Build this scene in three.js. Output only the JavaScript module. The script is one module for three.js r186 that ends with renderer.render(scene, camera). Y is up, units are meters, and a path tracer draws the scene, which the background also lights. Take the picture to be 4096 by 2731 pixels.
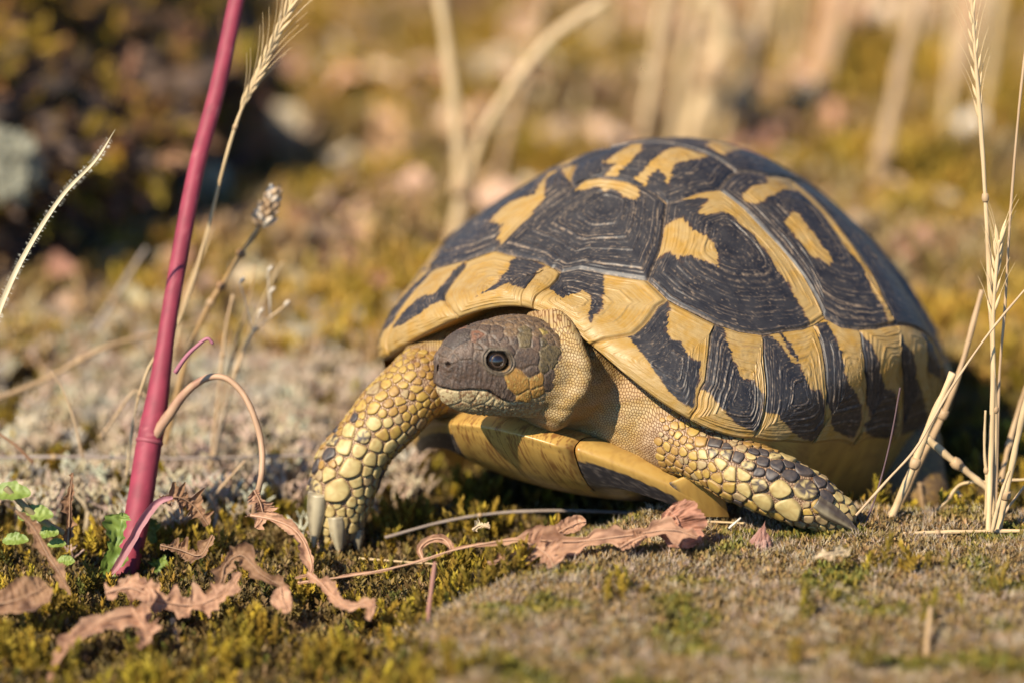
import * as THREE from 'three';
import { mergeGeometries } from 'three/addons/utils/BufferGeometryUtils.js';
import { ImprovedNoise } from 'three/addons/math/ImprovedNoise.js';
import { Sky } from 'three/addons/objects/Sky.js';

// ---------------------------------------------------------------- camera, sky, sun, exposure
const scene = new THREE.Scene();
const camera = new THREE.PerspectiveCamera(10.098, 1.5, 0.02, 60);
camera.position.set(-0.03543, 0.30026, 0.9448);
camera.rotation.x = -15.2837 * Math.PI / 180;
camera.focus = 0.918;
camera.userData.fStop = 6.2;
const SUN = new THREE.Vector3(-0.46, 0.63, 0.62).normalize();
const sky = new Sky();
sky.name = 'sky';
sky.scale.setScalar(40);
sky.userData = { kind: 'structure', label: 'clear blue daylight sky above the ground', category: 'sky' };
const su = sky.material.uniforms;
su.sunPosition.value.copy(SUN); su.turbidity.value = 3; su.rayleigh.value = 1.1; su.mieCoefficient.value = 0.004;
scene.add(sky);
scene.environmentIntensity = 0.12;
const sun = new THREE.DirectionalLight(new THREE.Color(1, 0.87, 0.66), 5.0);
sun.position.copy(SUN).multiplyScalar(3);
sun.castShadow = true;
sun.shadow.mapSize.set(2048, 2048);
Object.assign(sun.shadow.camera, { left: -0.8, right: 0.8, top: 0.8, bottom: -0.8, near: 0.5, far: 6 });
scene.add(sun, sun.target);
const renderer = new THREE.WebGLRenderer({ antialias: true });
renderer.toneMapping = THREE.LinearToneMapping;
renderer.toneMappingExposure = 1.63;
renderer.shadowMap.enabled = true;

// ---------------------------------------------------------------- helpers
const rng = (s) => () => { s |= 0; s = s + 0x6D2B79F5 | 0; let t = Math.imul(s ^ s >>> 15, 1 | s); t = t + Math.imul(t ^ t >>> 7, 61 | t) ^ t; return ((t ^ t >>> 14) >>> 0) / 4294967296; };
const PN = new ImprovedNoise();
const noise = (x, y = 0, z = 0) => PN.noise(x + 100.3, y + 57.7, z + 31.1);
const fbm = (x, y, z, o = 4) => { let s = 0, a = 0.5; for (let i = 0; i < o; i++) { s += a * noise(x, y, z + i * 7.3); x *= 2.03; y *= 2.03; z *= 2.03; a *= 0.5; } return s; };
const clamp = (x, a = 0, b = 1) => Math.min(b, Math.max(a, x));
const ss = (a, b, x) => { const t = clamp((x - a) / (b - a)); return t * t * (3 - 2 * t); };
const lerp = (a, b, t) => a + (b - a) * t;
const mix3 = (a, b, t) => [lerp(a[0], b[0], t), lerp(a[1], b[1], t), lerp(a[2], b[2], t)];
const V = (x, y, z) => new THREE.Vector3(x, y, z);
const interp = (x, xs, ys) => { let i = 0; if (x <= xs[0]) return ys[0]; if (x >= xs[xs.length - 1]) return ys[ys.length - 1]; while (x > xs[i + 1]) i++; return lerp(ys[i], ys[i + 1], (x - xs[i]) / (xs[i + 1] - xs[i])); };
function geo(pos, idx, col, uv) {
  const g = new THREE.BufferGeometry();
  g.setAttribute('position', new THREE.BufferAttribute(pos instanceof Float32Array ? pos : new Float32Array(pos), 3));
  if (col) g.setAttribute('color', new THREE.BufferAttribute(col instanceof Float32Array ? col : new Float32Array(col), 3));
  if (uv) g.setAttribute('uv', new THREE.BufferAttribute(uv instanceof Float32Array ? uv : new Float32Array(uv), 2));
  g.setIndex(new THREE.BufferAttribute(idx instanceof Uint32Array ? idx : new Uint32Array(idx), 1));
  g.computeVertexNormals();
  return g;
}
function mesh(name, g, m, parent = scene) {
  const o = new THREE.Mesh(g, m); o.name = name; o.castShadow = o.receiveShadow = true; parent.add(o); return o;
}
const taken = {};
const numbered = (n) => { const k = taken[n] = (taken[n] ?? -1) + 1; return k ? n + '_' + String(k).padStart(3, '0') : n; };
function tag(o, label, category, group, kind) { o.userData.label = label; if (category) o.userData.category = category; if (group) o.userData.group = group; if (kind) o.userData.kind = kind; return o; }
function thing(name, label, category, group, pos = [0, 0, 0]) { const o = new THREE.Group(); o.name = numbered(name); o.position.set(...pos); scene.add(o); return tag(o, label, category, group); }
const std = (o) => new THREE.MeshStandardMaterial({ side: THREE.DoubleSide, ...o });
const rgb = (r, g, b) => new THREE.Color().setRGB(r, g, b);
// tube along points with radius function
function tube(pts, rf, seg = 6, sub = 4, bump = 0, seed = 0) {
  const c = new THREE.CatmullRomCurve3(pts, false, 'centripetal'), n = (pts.length - 1) * sub, pos = [], idx = [];
  let up = V(0.3, 0.2, 1).normalize();
  for (let i = 0; i <= n; i++) {
    const t = i / n, p = c.getPoint(t), d = c.getTangent(t);
    const a = V().crossVectors(d, up).normalize(), b = V().crossVectors(a, d).normalize(); up = V().crossVectors(d, a).negate();
    up = b;
    for (let k = 0; k < seg; k++) {
      const f = k / seg * Math.PI * 2, r = rf(t) * (1 + bump * noise(t * 40 + seed, Math.cos(f) * 1.5, Math.sin(f) * 1.5 + seed));
      pos.push(p.x + r * (a.x * Math.cos(f) + b.x * Math.sin(f)), p.y + r * (a.y * Math.cos(f) + b.y * Math.sin(f)), p.z + r * (a.z * Math.cos(f) + b.z * Math.sin(f)));
    }
    if (i < n) for (let k = 0; k < seg; k++) { const q = i * seg + k, w = i * seg + (k + 1) % seg; idx.push(q, q + seg, w, w, q + seg, w + seg); }
  }
  const m = pos.length / 3, p0 = c.getPoint(0), p1 = c.getPoint(1);
  pos.push(p0.x, p0.y, p0.z, p1.x, p1.y, p1.z);
  for (let k = 0; k < seg; k++) { idx.push(m, k, (k + 1) % seg); idx.push(m + 1, n * seg + (k + 1) % seg, n * seg + k); }
  return geo(pos, idx);
}
const paint = (g, f) => { const p = g.attributes.position, c = new Float32Array(p.count * 3); for (let i = 0; i < p.count; i++) { const q = f(p.getX(i), p.getY(i), p.getZ(i), i); c[i * 3] = q[0]; c[i * 3 + 1] = q[1]; c[i * 3 + 2] = q[2]; } g.setAttribute('color', new THREE.BufferAttribute(c, 3)); return g; };

// ---------------------------------------------------------------- ground
const xb = (z) => interp(z, [0, 0.047, 0.08, 0.113, 0.17], [0.02, -0.01, -0.03, -0.052, -0.056]);
const humpMask = (x, z) => ss(xb(z) - 0.02, xb(z) + 0.015, x) * ss(0.018, 0.056, z);
const ground = (x, z) => {
  const far = ss(-0.1, -0.35, z);
  return 0.012 * humpMask(x, z) + 0.0022 * noise(x * 45, z * 45, 3) + 0.0009 * noise(x * 160, z * 160, 5)
    + far * (0.022 * noise(x * 9, z * 9, 8) + 0.012 * noise(x * 24, z * 24, 9) + 0.004);
};
{
  const X = [], Z = [], pos = [], idx = [], col = [];
  for (let i = 0; i <= 300; i++) { const t = i / 150 - 1; X.push(-0.03 + 0.22 * t + 0.9 * t ** 5 + 6 * Math.sign(t) * Math.max(0, Math.abs(t) - 0.9)); }
  for (let i = 0; i <= 360; i++) { const t = i / 360; Z.push(0.75 - 1.35 * t - 1.5 * t ** 6 - 20 * Math.max(0, t - 0.97)); }
  for (const z of Z) for (const x of X) {
    pos.push(x, ground(x, z) - 0.0006, z);
    const n = fbm(x * 60, z * 60, 1), m = fbm(x * 300, z * 300, 2, 2);
    const hm = humpMask(x, z);
    let c = mix3([0.10, 0.068, 0.03], [0.17, 0.115, 0.03], clamp(0.5 + n * 1.2));
    c = mix3(c, [0.16, 0.125, 0.075], hm * 0.8);
    c = mix3(c, [0.05, 0.032, 0.02], clamp(m * 1.6));
    col.push(...c);
  }
  const nx = X.length;
  for (let j = 0; j < Z.length - 1; j++) for (let i = 0; i < nx - 1; i++) { const a = j * nx + i; idx.push(a, a + 1, a + nx, a + 1, a + nx + 1, a + nx); }
  const g = mesh('ground', geo(pos, idx, col), std({ vertexColors: true, roughness: 0.95 }));
  g.userData = { kind: 'structure', label: 'mossy brown soil of the dry clearing', category: 'ground' };
}

// ---------------------------------------------------------------- tortoise: pose and shell surface
const tortoise = thing('tortoise', 'yellow and black patterned tortoise striding over the moss', 'tortoise', null, [0, 0.01, 0]);
tortoise.quaternion.setFromRotationMatrix(new THREE.Matrix4().set(-0.534884,0.075209,-0.841572,0.0,0.084953,0.99577,0.034994,0.0,0.840644,-0.052776,-0.53901,0.0,0,0,0,1));
const SH = { H: 0.082217, a: [0.075558, -0.011269, 0.009491, -0.004323, 3.1e-05, -0.002316, -0.000797], b: [0.03162, 0.009508, -0.001578, 0.00322, 0.008009], m: [0.995772, 0.066057, 0.018335], q: [1.305679, -0.110333, 0.111732] };
function surfUV(u, v, o = V()) {
  let r = 0, yr = 0;
  for (let k = 0; k < SH.a.length; k++) r += SH.a[k] * Math.cos(k * u);
  for (let k = 0; k < SH.b.length; k++) yr += SH.b[k] * Math.cos(k * u);
  const t = v * Math.PI / 2, c1 = Math.cos(u), c2 = Math.cos(2 * u);
  const m = SH.m[0] + SH.m[1] * c1 + SH.m[2] * c2, q = SH.q[0] + SH.q[1] * c1 + SH.q[2] * c2;
  const f = Math.max(Math.sin(t), 1e-9) ** m, c = Math.cos(t), g = Math.sign(c) * Math.sqrt(c * c + 1e-12) ** q;
  return o.set(r * f * c1, yr * f * f + (SH.H - yr * f * f) * g, -r * f * Math.sin(u));
}
const surfAB = (a, b, o) => surfUV(Math.atan2(b, a), Math.hypot(a, b) + 1e-12, o);
function normAB(a, b) { const e = 2e-3, p = surfAB(a, b), q = surfAB(a + e, b).sub(p), w = surfAB(a, b + e).sub(p); const n = q.cross(w).normalize(); return n; }
// orientation: a forward, b to the left (-z): a x b points down or up, fixed here
const nsign = normAB(0.05, 0.02).y > 0 ? 1 : -1;
const ab = (u, v) => [v * Math.cos(u * Math.PI / 180), v * Math.sin(u * Math.PI / 180)];
const UV = (l) => l.map(([u, v]) => ab(u, v));
const mirror = (l) => l.map(([a, b]) => [a, -b]);
const vbotU = [0, 36, 37, 49, 57.7, 66.4, 83.5, 100.8, 118, 126, 139, 152, 168, 180], vbotV = [1.05, 1.05, 1.05, 1.06, 1.1, 1.164, 1.267, 1.271, 1.18, 1.12, 1.08, 1.05, 1.05, 1.05];
const vbot = (u) => interp(Math.abs(u), vbotU, vbotV);
const PAT = {"V1":["K",[[0.283,-0.112],[0.265,-0.107],[0.242,-0.106],[0.24,-0.077],[0.248,-0.044],[0.251,-0.002],[0.26,0.044],[0.275,0.06],[0.298,0.062],[0.299,0.04],[0.299,0.018],[0.284,-0.007],[0.283,-0.026],[0.295,-0.038],[0.276,-0.054],[0.274,-0.072],[0.285,-0.087]]],"V2":["K",[[0.169,-0.1],[0.142,-0.091],[0.114,-0.088],[0.061,-0.09],[0.042,-0.067],[0.106,-0.042],[0.136,-0.042],[0.167,-0.038],[0.195,-0.041],[0.208,-0.046],[0.226,-0.043],[0.225,-0.067],[0.2,-0.069],[0.182,-0.067],[0.177,-0.084]],[[0.23,0.012],[0.205,0.015],[0.182,0.018],[0.16,0.015],[0.121,0.017],[0.072,0.017],[0.04,0.027],[0.029,0.063],[0.03,0.104],[0.067,0.101],[0.088,0.088],[0.105,0.088],[0.131,0.069],[0.151,0.078],[0.181,0.095],[0.209,0.105],[0.213,0.094],[0.192,0.08],[0.181,0.064],[0.176,0.049],[0.196,0.046],[0.211,0.041],[0.234,0.051],[0.234,0.035]]],"V3":["K",[[-0.048,0.02],[-0.089,0.016],[-0.105,0.035],[-0.124,0.055],[-0.093,0.066],[-0.069,0.077],[-0.021,0.109],[-0.021,0.088],[-0.03,0.052]]],"P1":["K",[[0.225,0.153],[0.192,0.168],[0.165,0.184],[0.138,0.199],[0.135,0.229],[0.135,0.269],[0.141,0.313],[0.145,0.368],[0.146,0.409],[0.149,0.465],[0.162,0.52],[0.181,0.572],[0.202,0.626],[0.215,0.66],[0.268,0.638],[0.263,0.618],[0.258,0.589],[0.251,0.558],[0.246,0.532],[0.233,0.504],[0.228,0.48],[0.228,0.451],[0.217,0.428],[0.209,0.407],[0.203,0.389],[0.203,0.37],[0.191,0.344],[0.195,0.326],[0.2,0.305],[0.192,0.279],[0.193,0.257],[0.213,0.238],[0.236,0.223],[0.245,0.208],[0.222,0.201],[0.197,0.204],[0.189,0.193],[0.199,0.175]],[[0.277,0.186],[0.299,0.172],[0.324,0.171],[0.349,0.178],[0.379,0.189],[0.41,0.2],[0.379,0.213],[0.382,0.232],[0.387,0.25],[0.375,0.236],[0.359,0.263],[0.355,0.284],[0.346,0.302],[0.339,0.322],[0.314,0.308],[0.294,0.282],[0.29,0.252],[0.294,0.226],[0.288,0.21]]],"P2":["K",[[0.105,0.251],[0.065,0.245],[0.02,0.242],[-0.019,0.236],[-0.039,0.214],[-0.116,0.186],[-0.162,0.18],[-0.161,0.22],[-0.173,0.255],[-0.171,0.305],[-0.143,0.377],[-0.125,0.443],[-0.106,0.516],[-0.071,0.607],[-0.034,0.696],[-0.011,0.804],[0.017,0.806],[0.002,0.72],[-0.005,0.655],[-0.036,0.593],[-0.064,0.533],[-0.058,0.494],[-0.053,0.457],[-0.074,0.418],[-0.084,0.38],[-0.105,0.343],[-0.098,0.318],[-0.11,0.281],[-0.099,0.26],[-0.035,0.265],[0.016,0.282],[0.066,0.293],[0.103,0.287],[0.115,0.266]],[[0.072,0.364],[0.014,0.342],[0.002,0.352],[0.015,0.378],[0.02,0.408],[0.023,0.439],[0.035,0.465],[0.034,0.488],[0.045,0.52],[0.069,0.522],[0.078,0.5],[0.095,0.47],[0.084,0.437],[0.084,0.405]]],"M1":["Y",[[0.615,0.006],[0.566,0.05],[0.544,0.121],[0.589,0.146],[0.622,0.163],[0.661,0.178],[0.692,0.198],[0.739,0.209],[0.79,0.214],[0.853,0.227],[0.83,0.207],[0.745,0.18],[0.678,0.144],[0.681,0.121],[0.723,0.119],[0.757,0.108],[0.824,0.107],[0.811,0.082],[0.782,0.058],[0.783,0.039],[0.732,0.03],[0.672,0.025]]],"M2":["Y",[[0.498,0.288],[0.529,0.315],[0.568,0.332],[0.61,0.356],[0.614,0.376],[0.598,0.394],[0.619,0.422],[0.623,0.447],[0.61,0.464],[0.652,0.496],[0.706,0.525],[0.741,0.548],[0.792,0.575],[0.808,0.541],[0.815,0.498],[0.798,0.453],[0.781,0.415],[0.768,0.38],[0.754,0.345],[0.739,0.314],[0.744,0.301],[0.66,0.302],[0.61,0.297],[0.542,0.282]]],"M3":["Y",[[0.472,0.41],[0.462,0.432],[0.487,0.458],[0.508,0.487],[0.533,0.519],[0.549,0.551],[0.56,0.578],[0.54,0.609],[0.55,0.639],[0.554,0.672],[0.592,0.708],[0.636,0.757],[0.668,0.779],[0.694,0.741],[0.704,0.689],[0.7,0.635],[0.69,0.592],[0.684,0.555],[0.692,0.531],[0.644,0.51],[0.582,0.47],[0.519,0.429]]],"M4":["Y",[[0.406,0.528],[0.388,0.545],[0.394,0.578],[0.395,0.609],[0.402,0.641],[0.411,0.671],[0.393,0.696],[0.405,0.725],[0.421,0.774],[0.419,0.822],[0.397,0.857],[0.407,0.933],[0.41,0.982],[0.414,1.033],[0.426,1.073],[0.476,1.044],[0.527,0.981],[0.562,0.904],[0.574,0.829],[0.567,0.768],[0.595,0.726],[0.565,0.683],[0.514,0.641],[0.458,0.579]],[[0.363,0.563],[0.354,0.572],[0.365,0.613],[0.372,0.638],[0.381,0.668],[0.393,0.688],[0.393,0.646],[0.383,0.61]]],"M5":["Y",[[0.251,0.639],[0.224,0.672],[0.239,0.727],[0.253,0.78],[0.269,0.841],[0.287,0.896],[0.29,0.984],[0.256,1.053],[0.208,1.123],[0.161,1.179],[0.148,1.215],[0.173,1.23],[0.258,1.189],[0.338,1.127],[0.38,1.069],[0.378,1.028],[0.4,0.96],[0.378,0.889],[0.329,0.785],[0.288,0.707]]],"M6":["Y",[[0.148,0.777],[0.148,0.832],[0.142,0.893],[0.133,0.968],[0.114,1.062],[0.059,1.133],[-0.018,1.151],[-0.093,1.184],[-0.154,1.207],[-0.203,1.241],[-0.162,1.265],[-0.054,1.272],[0.074,1.245],[0.119,1.212],[0.09,1.207],[0.142,1.163],[0.188,1.092],[0.207,1.001],[0.183,0.865]]],"M7":["Y",[[0.01,0.826],[-0.004,0.909],[-0.053,0.979],[-0.113,1.051],[-0.169,1.097],[-0.274,1.109],[-0.404,1.089],[-0.546,1.045],[-0.548,1.076],[-0.398,1.175],[-0.275,1.217],[-0.164,1.19],[-0.077,1.132],[-0.014,1.066],[0.024,0.943]]],"P1R":["K",[[0.205,-0.24],[0.122,-0.292],[0.115,-0.275],[0.139,-0.231],[0.141,-0.178],[0.212,-0.137],[0.233,-0.14],[0.221,-0.16],[0.164,-0.222],[0.168,-0.245],[0.212,-0.226],[0.261,-0.195],[0.301,-0.176],[0.333,-0.183],[0.368,-0.192],[0.396,-0.199],[0.42,-0.206],[0.455,-0.214],[0.431,-0.227],[0.384,-0.239],[0.354,-0.293],[0.324,-0.301],[0.297,-0.293],[0.281,-0.28],[0.283,-0.245],[0.279,-0.209],[0.223,-0.234]]],"M1R":["Y",[[0.523,-0.154],[0.567,-0.151],[0.623,-0.141],[0.666,-0.141],[0.745,-0.136],[0.813,-0.152],[0.875,-0.177],[0.901,-0.211],[0.879,-0.174],[0.845,-0.13],[0.783,-0.111],[0.773,-0.097],[0.804,-0.085],[0.828,-0.033],[0.756,-0.036],[0.674,-0.045],[0.623,-0.05],[0.603,-0.044],[0.577,-0.072],[0.55,-0.107]]],"M2R":["Y",[[0.508,-0.284],[0.544,-0.285],[0.591,-0.285],[0.662,-0.275],[0.745,-0.279],[0.762,-0.306],[0.763,-0.342],[0.796,-0.376],[0.791,-0.411],[0.785,-0.46],[0.757,-0.493],[0.751,-0.523],[0.716,-0.482],[0.681,-0.447],[0.664,-0.416],[0.645,-0.386],[0.674,-0.346],[0.649,-0.334],[0.613,-0.323],[0.579,-0.314],[0.55,-0.312],[0.526,-0.303],[0.511,-0.297]]]};
const COL = { yellow: [0.345, 0.19, 0.034], pale: [0.37, 0.245, 0.095], black: [0.015, 0.0145, 0.018], brown: [0.14, 0.05, 0.015], dust: [0.33, 0.235, 0.155], tan: [0.42, 0.24, 0.08] };
const segd = (px, py, ax, ay, bx, by) => { const dx = bx - ax, dy = by - ay, t = clamp(((px - ax) * dx + (py - ay) * dy) / (dx * dx + dy * dy + 1e-12)); return Math.hypot(px - ax - t * dx, py - ay - t * dy); };
function sdPoly(P, x, y) {
  let d = 9, inside = false;
  for (let i = 0, j = P.length - 1; i < P.length; j = i++) {
    const [xi, yi] = P[i], [xj, yj] = P[j];
    d = Math.min(d, segd(x, y, xi, yi, xj, yj));
    if ((yi > y) !== (yj > y) && x < (xj - xi) * (y - yi) / (yj - yi) + xi) inside = !inside;
  }
  return inside ? -d : d;
}
const shellMat = new THREE.MeshPhysicalMaterial({ vertexColors: true, roughness: 0.5, side: THREE.DoubleSide, specularIntensity: 1 });
const carapace = (() => {
  const nu = 240, nv = 60, pos = [], idx = [], col = [];
  for (let i = 0; i <= nu; i++) {
    const u = -Math.PI + 2 * Math.PI * i / nu, vb = vbot(u * 180 / Math.PI);
    for (let j = 0; j <= nv; j++) {
      const v = 0.004 + (vb - 0.004) * j / nv, [a, b] = [v * Math.cos(u), v * Math.sin(u)], p = surfAB(a, b), n = normAB(a, b).multiplyScalar(nsign);
      p.addScaledVector(n, -0.0007); pos.push(p.x, p.y, p.z); col.push(...mix3(COL.dust, COL.tan, 0.4 + 0.4 * noise(u * 20, v * 20)));
    }
    const E = surfUV(u, vb), n = normAB(vb * Math.cos(u), vb * Math.sin(u)).multiplyScalar(nsign); E.addScaledVector(n, -0.0007);
    for (let k = 1; k <= 14; k++) {     // the underside of the rim
      const s = k / 14, sc = 1 - 0.30 * s; pos.push(E.x * sc, E.y + 0.003 * Math.sin(s * Math.PI * 0.5) + 0.002 * s * s, E.z * sc);
      const nn = fbm(u * 14, s * 5, 2);
      col.push(...mix3([0.45, 0.24, 0.04], [0.34, 0.19, 0.06], clamp(0.3 + nn * 1.4)));
    }
  }
  const w = nv + 15;
  for (let i = 0; i < nu; i++) for (let j = 0; j < w - 1; j++) { const a = i * w + j; idx.push(a, a + 1, a + w, a + 1, a + w + 1, a + w); }
  const g = geo(pos, idx, col);
  return mesh('carapace', g, shellMat, tortoise);
})();
let scuteSeed = 1;
function scute(name, poly, c, pat, o = {}) {
  const { NA = 140, NR = 56, rings = 11, amp = 1 } = o, seed = scuteSeed++ * 13.7;
  // boundary resampled evenly
  const P3 = poly.map(([a, b]) => surfAB(a, b)), L = [0];
  for (let i = 0; i < poly.length; i++) L.push(L[i] + P3[i].distanceTo(P3[(i + 1) % poly.length]));
  const B = [];
  for (let k = 0, i = 0; k < NA; k++) { const s = L[poly.length] * k / NA; while (L[i + 1] < s) i++; const t = (s - L[i]) / (L[i + 1] - L[i] + 1e-12), p = poly[i], q = poly[(i + 1) % poly.length]; B.push([lerp(p[0], q[0], t), lerp(p[1], q[1], t)]); }
  const win = Math.round(NA / 22), BS = B.map((_, k) => { let x = 0, y = 0; for (let d = -win; d <= win; d++) { const q = B[(k + d + NA) % NA]; x += q[0]; y += q[1]; } return [x / (2 * win + 1), y / (2 * win + 1)]; });
  const pos = new Float32Array((NR * NA + 1) * 3), col = new Float32Array((NR * NA + 1) * 3), idx = [];
  const baseK = pat[0] === 'K', polys = pat.slice(1);
  const put = (i, a, b, r, k) => {
    const f = k / NA * Math.PI * 2, cf = Math.cos(f), sf = Math.sin(f);
    const rr = r + 0.013 * noise(cf * 2.2 + seed, sf * 2.2, r * 2) + 0.0025 * noise(cf * 9 + seed, sf * 9, r * 5);
    const rho0 = (Math.max(rr, 0) ** 0.9) * rings * 1.35, rho = rho0 + 0.75 * noise(rho0 * 0.55, seed), t = rho - Math.floor(rho), id = Math.floor(rho);
    const strength = (0.22 + 1.35 * noise(id * 3.17 + seed, 2.2) + 0.5 * noise(cf * 3, sf * 3, id * 1.7 + seed)) * ss(0.1, 0.28, r);
    const prof = Math.sin(Math.PI * t) ** 0.6, fine = Math.sin(rho * 6.2832 * 3);
    let h = 0.0003 + 0.0007 * (1 - r * r) * amp + 0.0004 * prof * Math.max(0, strength) + 0.000022 * fine * ss(0.1, 0.3, r) - 0.0006 * ss(0.94, 1, r) ** 1.2;
    h += 0.00010 * fbm(cf * r * 14 + seed, sf * r * 14, 4, 3);
    const p = surfAB(a, b), n = normAB(a, b).multiplyScalar(nsign); p.addScaledVector(n, h);
    pos[i * 3] = p.x; pos[i * 3 + 1] = p.y; pos[i * 3 + 2] = p.z;
    // colour: pattern with ragged edges that follow the growth rings
    const jit = 0.006 * noise(rho * 1.2, cf * 4 + seed, sf * 4) + 0.004 * noise(rho * 3.1, cf * 14 + seed, sf * 14) + 0.006 * fbm(p.x * 900, p.y * 900, p.z * 900, 2);
    let sd = 9; for (const Q of polys) sd = Math.min(sd, sdPoly(Q, a, b));
    sd += jit; if (baseK) sd -= 0.005 * ss(0.8, 0.97, r); const inside = sd < 0, yellow = inside === baseK;
    const nn = fbm(p.x * 260, p.y * 260, p.z * 260, 3);
    let cc;
    if (yellow) { cc = mix3(COL.yellow, COL.pale, clamp(0.62 + 1.7 * nn + 0.25 * fine)); const e = Math.abs(sd); cc = mix3(cc, COL.brown, 0.5 * (1 - ss(0, 0.006, e)) * clamp(0.4 + 2 * nn)); } else { cc = mix3(COL.black, [0.034, 0.031, 0.032], clamp(0.45 + 1.6 * nn)); cc = mix3(cc, COL.brown, 0.5 * (1 - ss(0, 0.007, Math.abs(sd))) * clamp(0.3 + 2.5 * nn)); }
    const streak = fbm(rho * 2.6 + seed, cf * 7, sf * 7, 3), scr = fbm(p.x * 1500, p.y * 1500, p.z * 1500, 2);
    let dust = (1 - ss(0.02, 0.36, Math.min(t, 1 - t))) * clamp(0.42 + 1.9 * streak + 1.6 * scr) * clamp(strength * 1.4 + 0.04);
    dust = Math.max(dust, ss(0.2, 0.5, scr + 0.55 * streak) * 0.7);
    dust = Math.max(dust, ss(0.965, 0.995, r) * clamp(0.3 + 1.5 * scr));
    cc = mix3(cc, yellow ? mix3(COL.dust, [0.24, 0.115, 0.035], 0.7) : COL.dust, clamp(dust) * (yellow ? 0.55 : 0.8));
    col.set(cc, i * 3);
  };
  put(0, c[0], c[1], 0, 0);
  for (let j = 1; j <= NR; j++) for (let k = 0; k < NA; k++) { const r = j / NR; const e = ss(0.25, 0.75, r), bx = lerp(BS[k][0], B[k][0], e), by = lerp(BS[k][1], B[k][1], e); put(1 + (j - 1) * NA + k, lerp(c[0], bx, r), lerp(c[1], by, r), r, k); }
  for (let k = 0; k < NA; k++) { const k2 = (k + 1) % NA; idx.push(0, 1 + k, 1 + k2); for (let j = 0; j < NR - 1; j++) { const q = 1 + j * NA; idx.push(q + k, q + NA + k, q + k2, q + k2, q + NA + k, q + NA + k2); } }
  // outward winding
  const A = V().fromArray(pos, 0), Bv = V().fromArray(pos, (1 + 5 * NA) * 3), Cv = V().fromArray(pos, (1 + 5 * NA + (NA >> 2)) * 3);
  if (Bv.sub(A).cross(Cv.sub(A)).dot(normAB(...c).multiplyScalar(nsign)) < 0) for (let i = 0; i < idx.length; i += 3) { const t = idx[i]; idx[i] = idx[i + 1]; idx[i + 1] = t; }
  return mesh(name, geo(pos, idx, col), shellMat, carapace);
}
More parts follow.
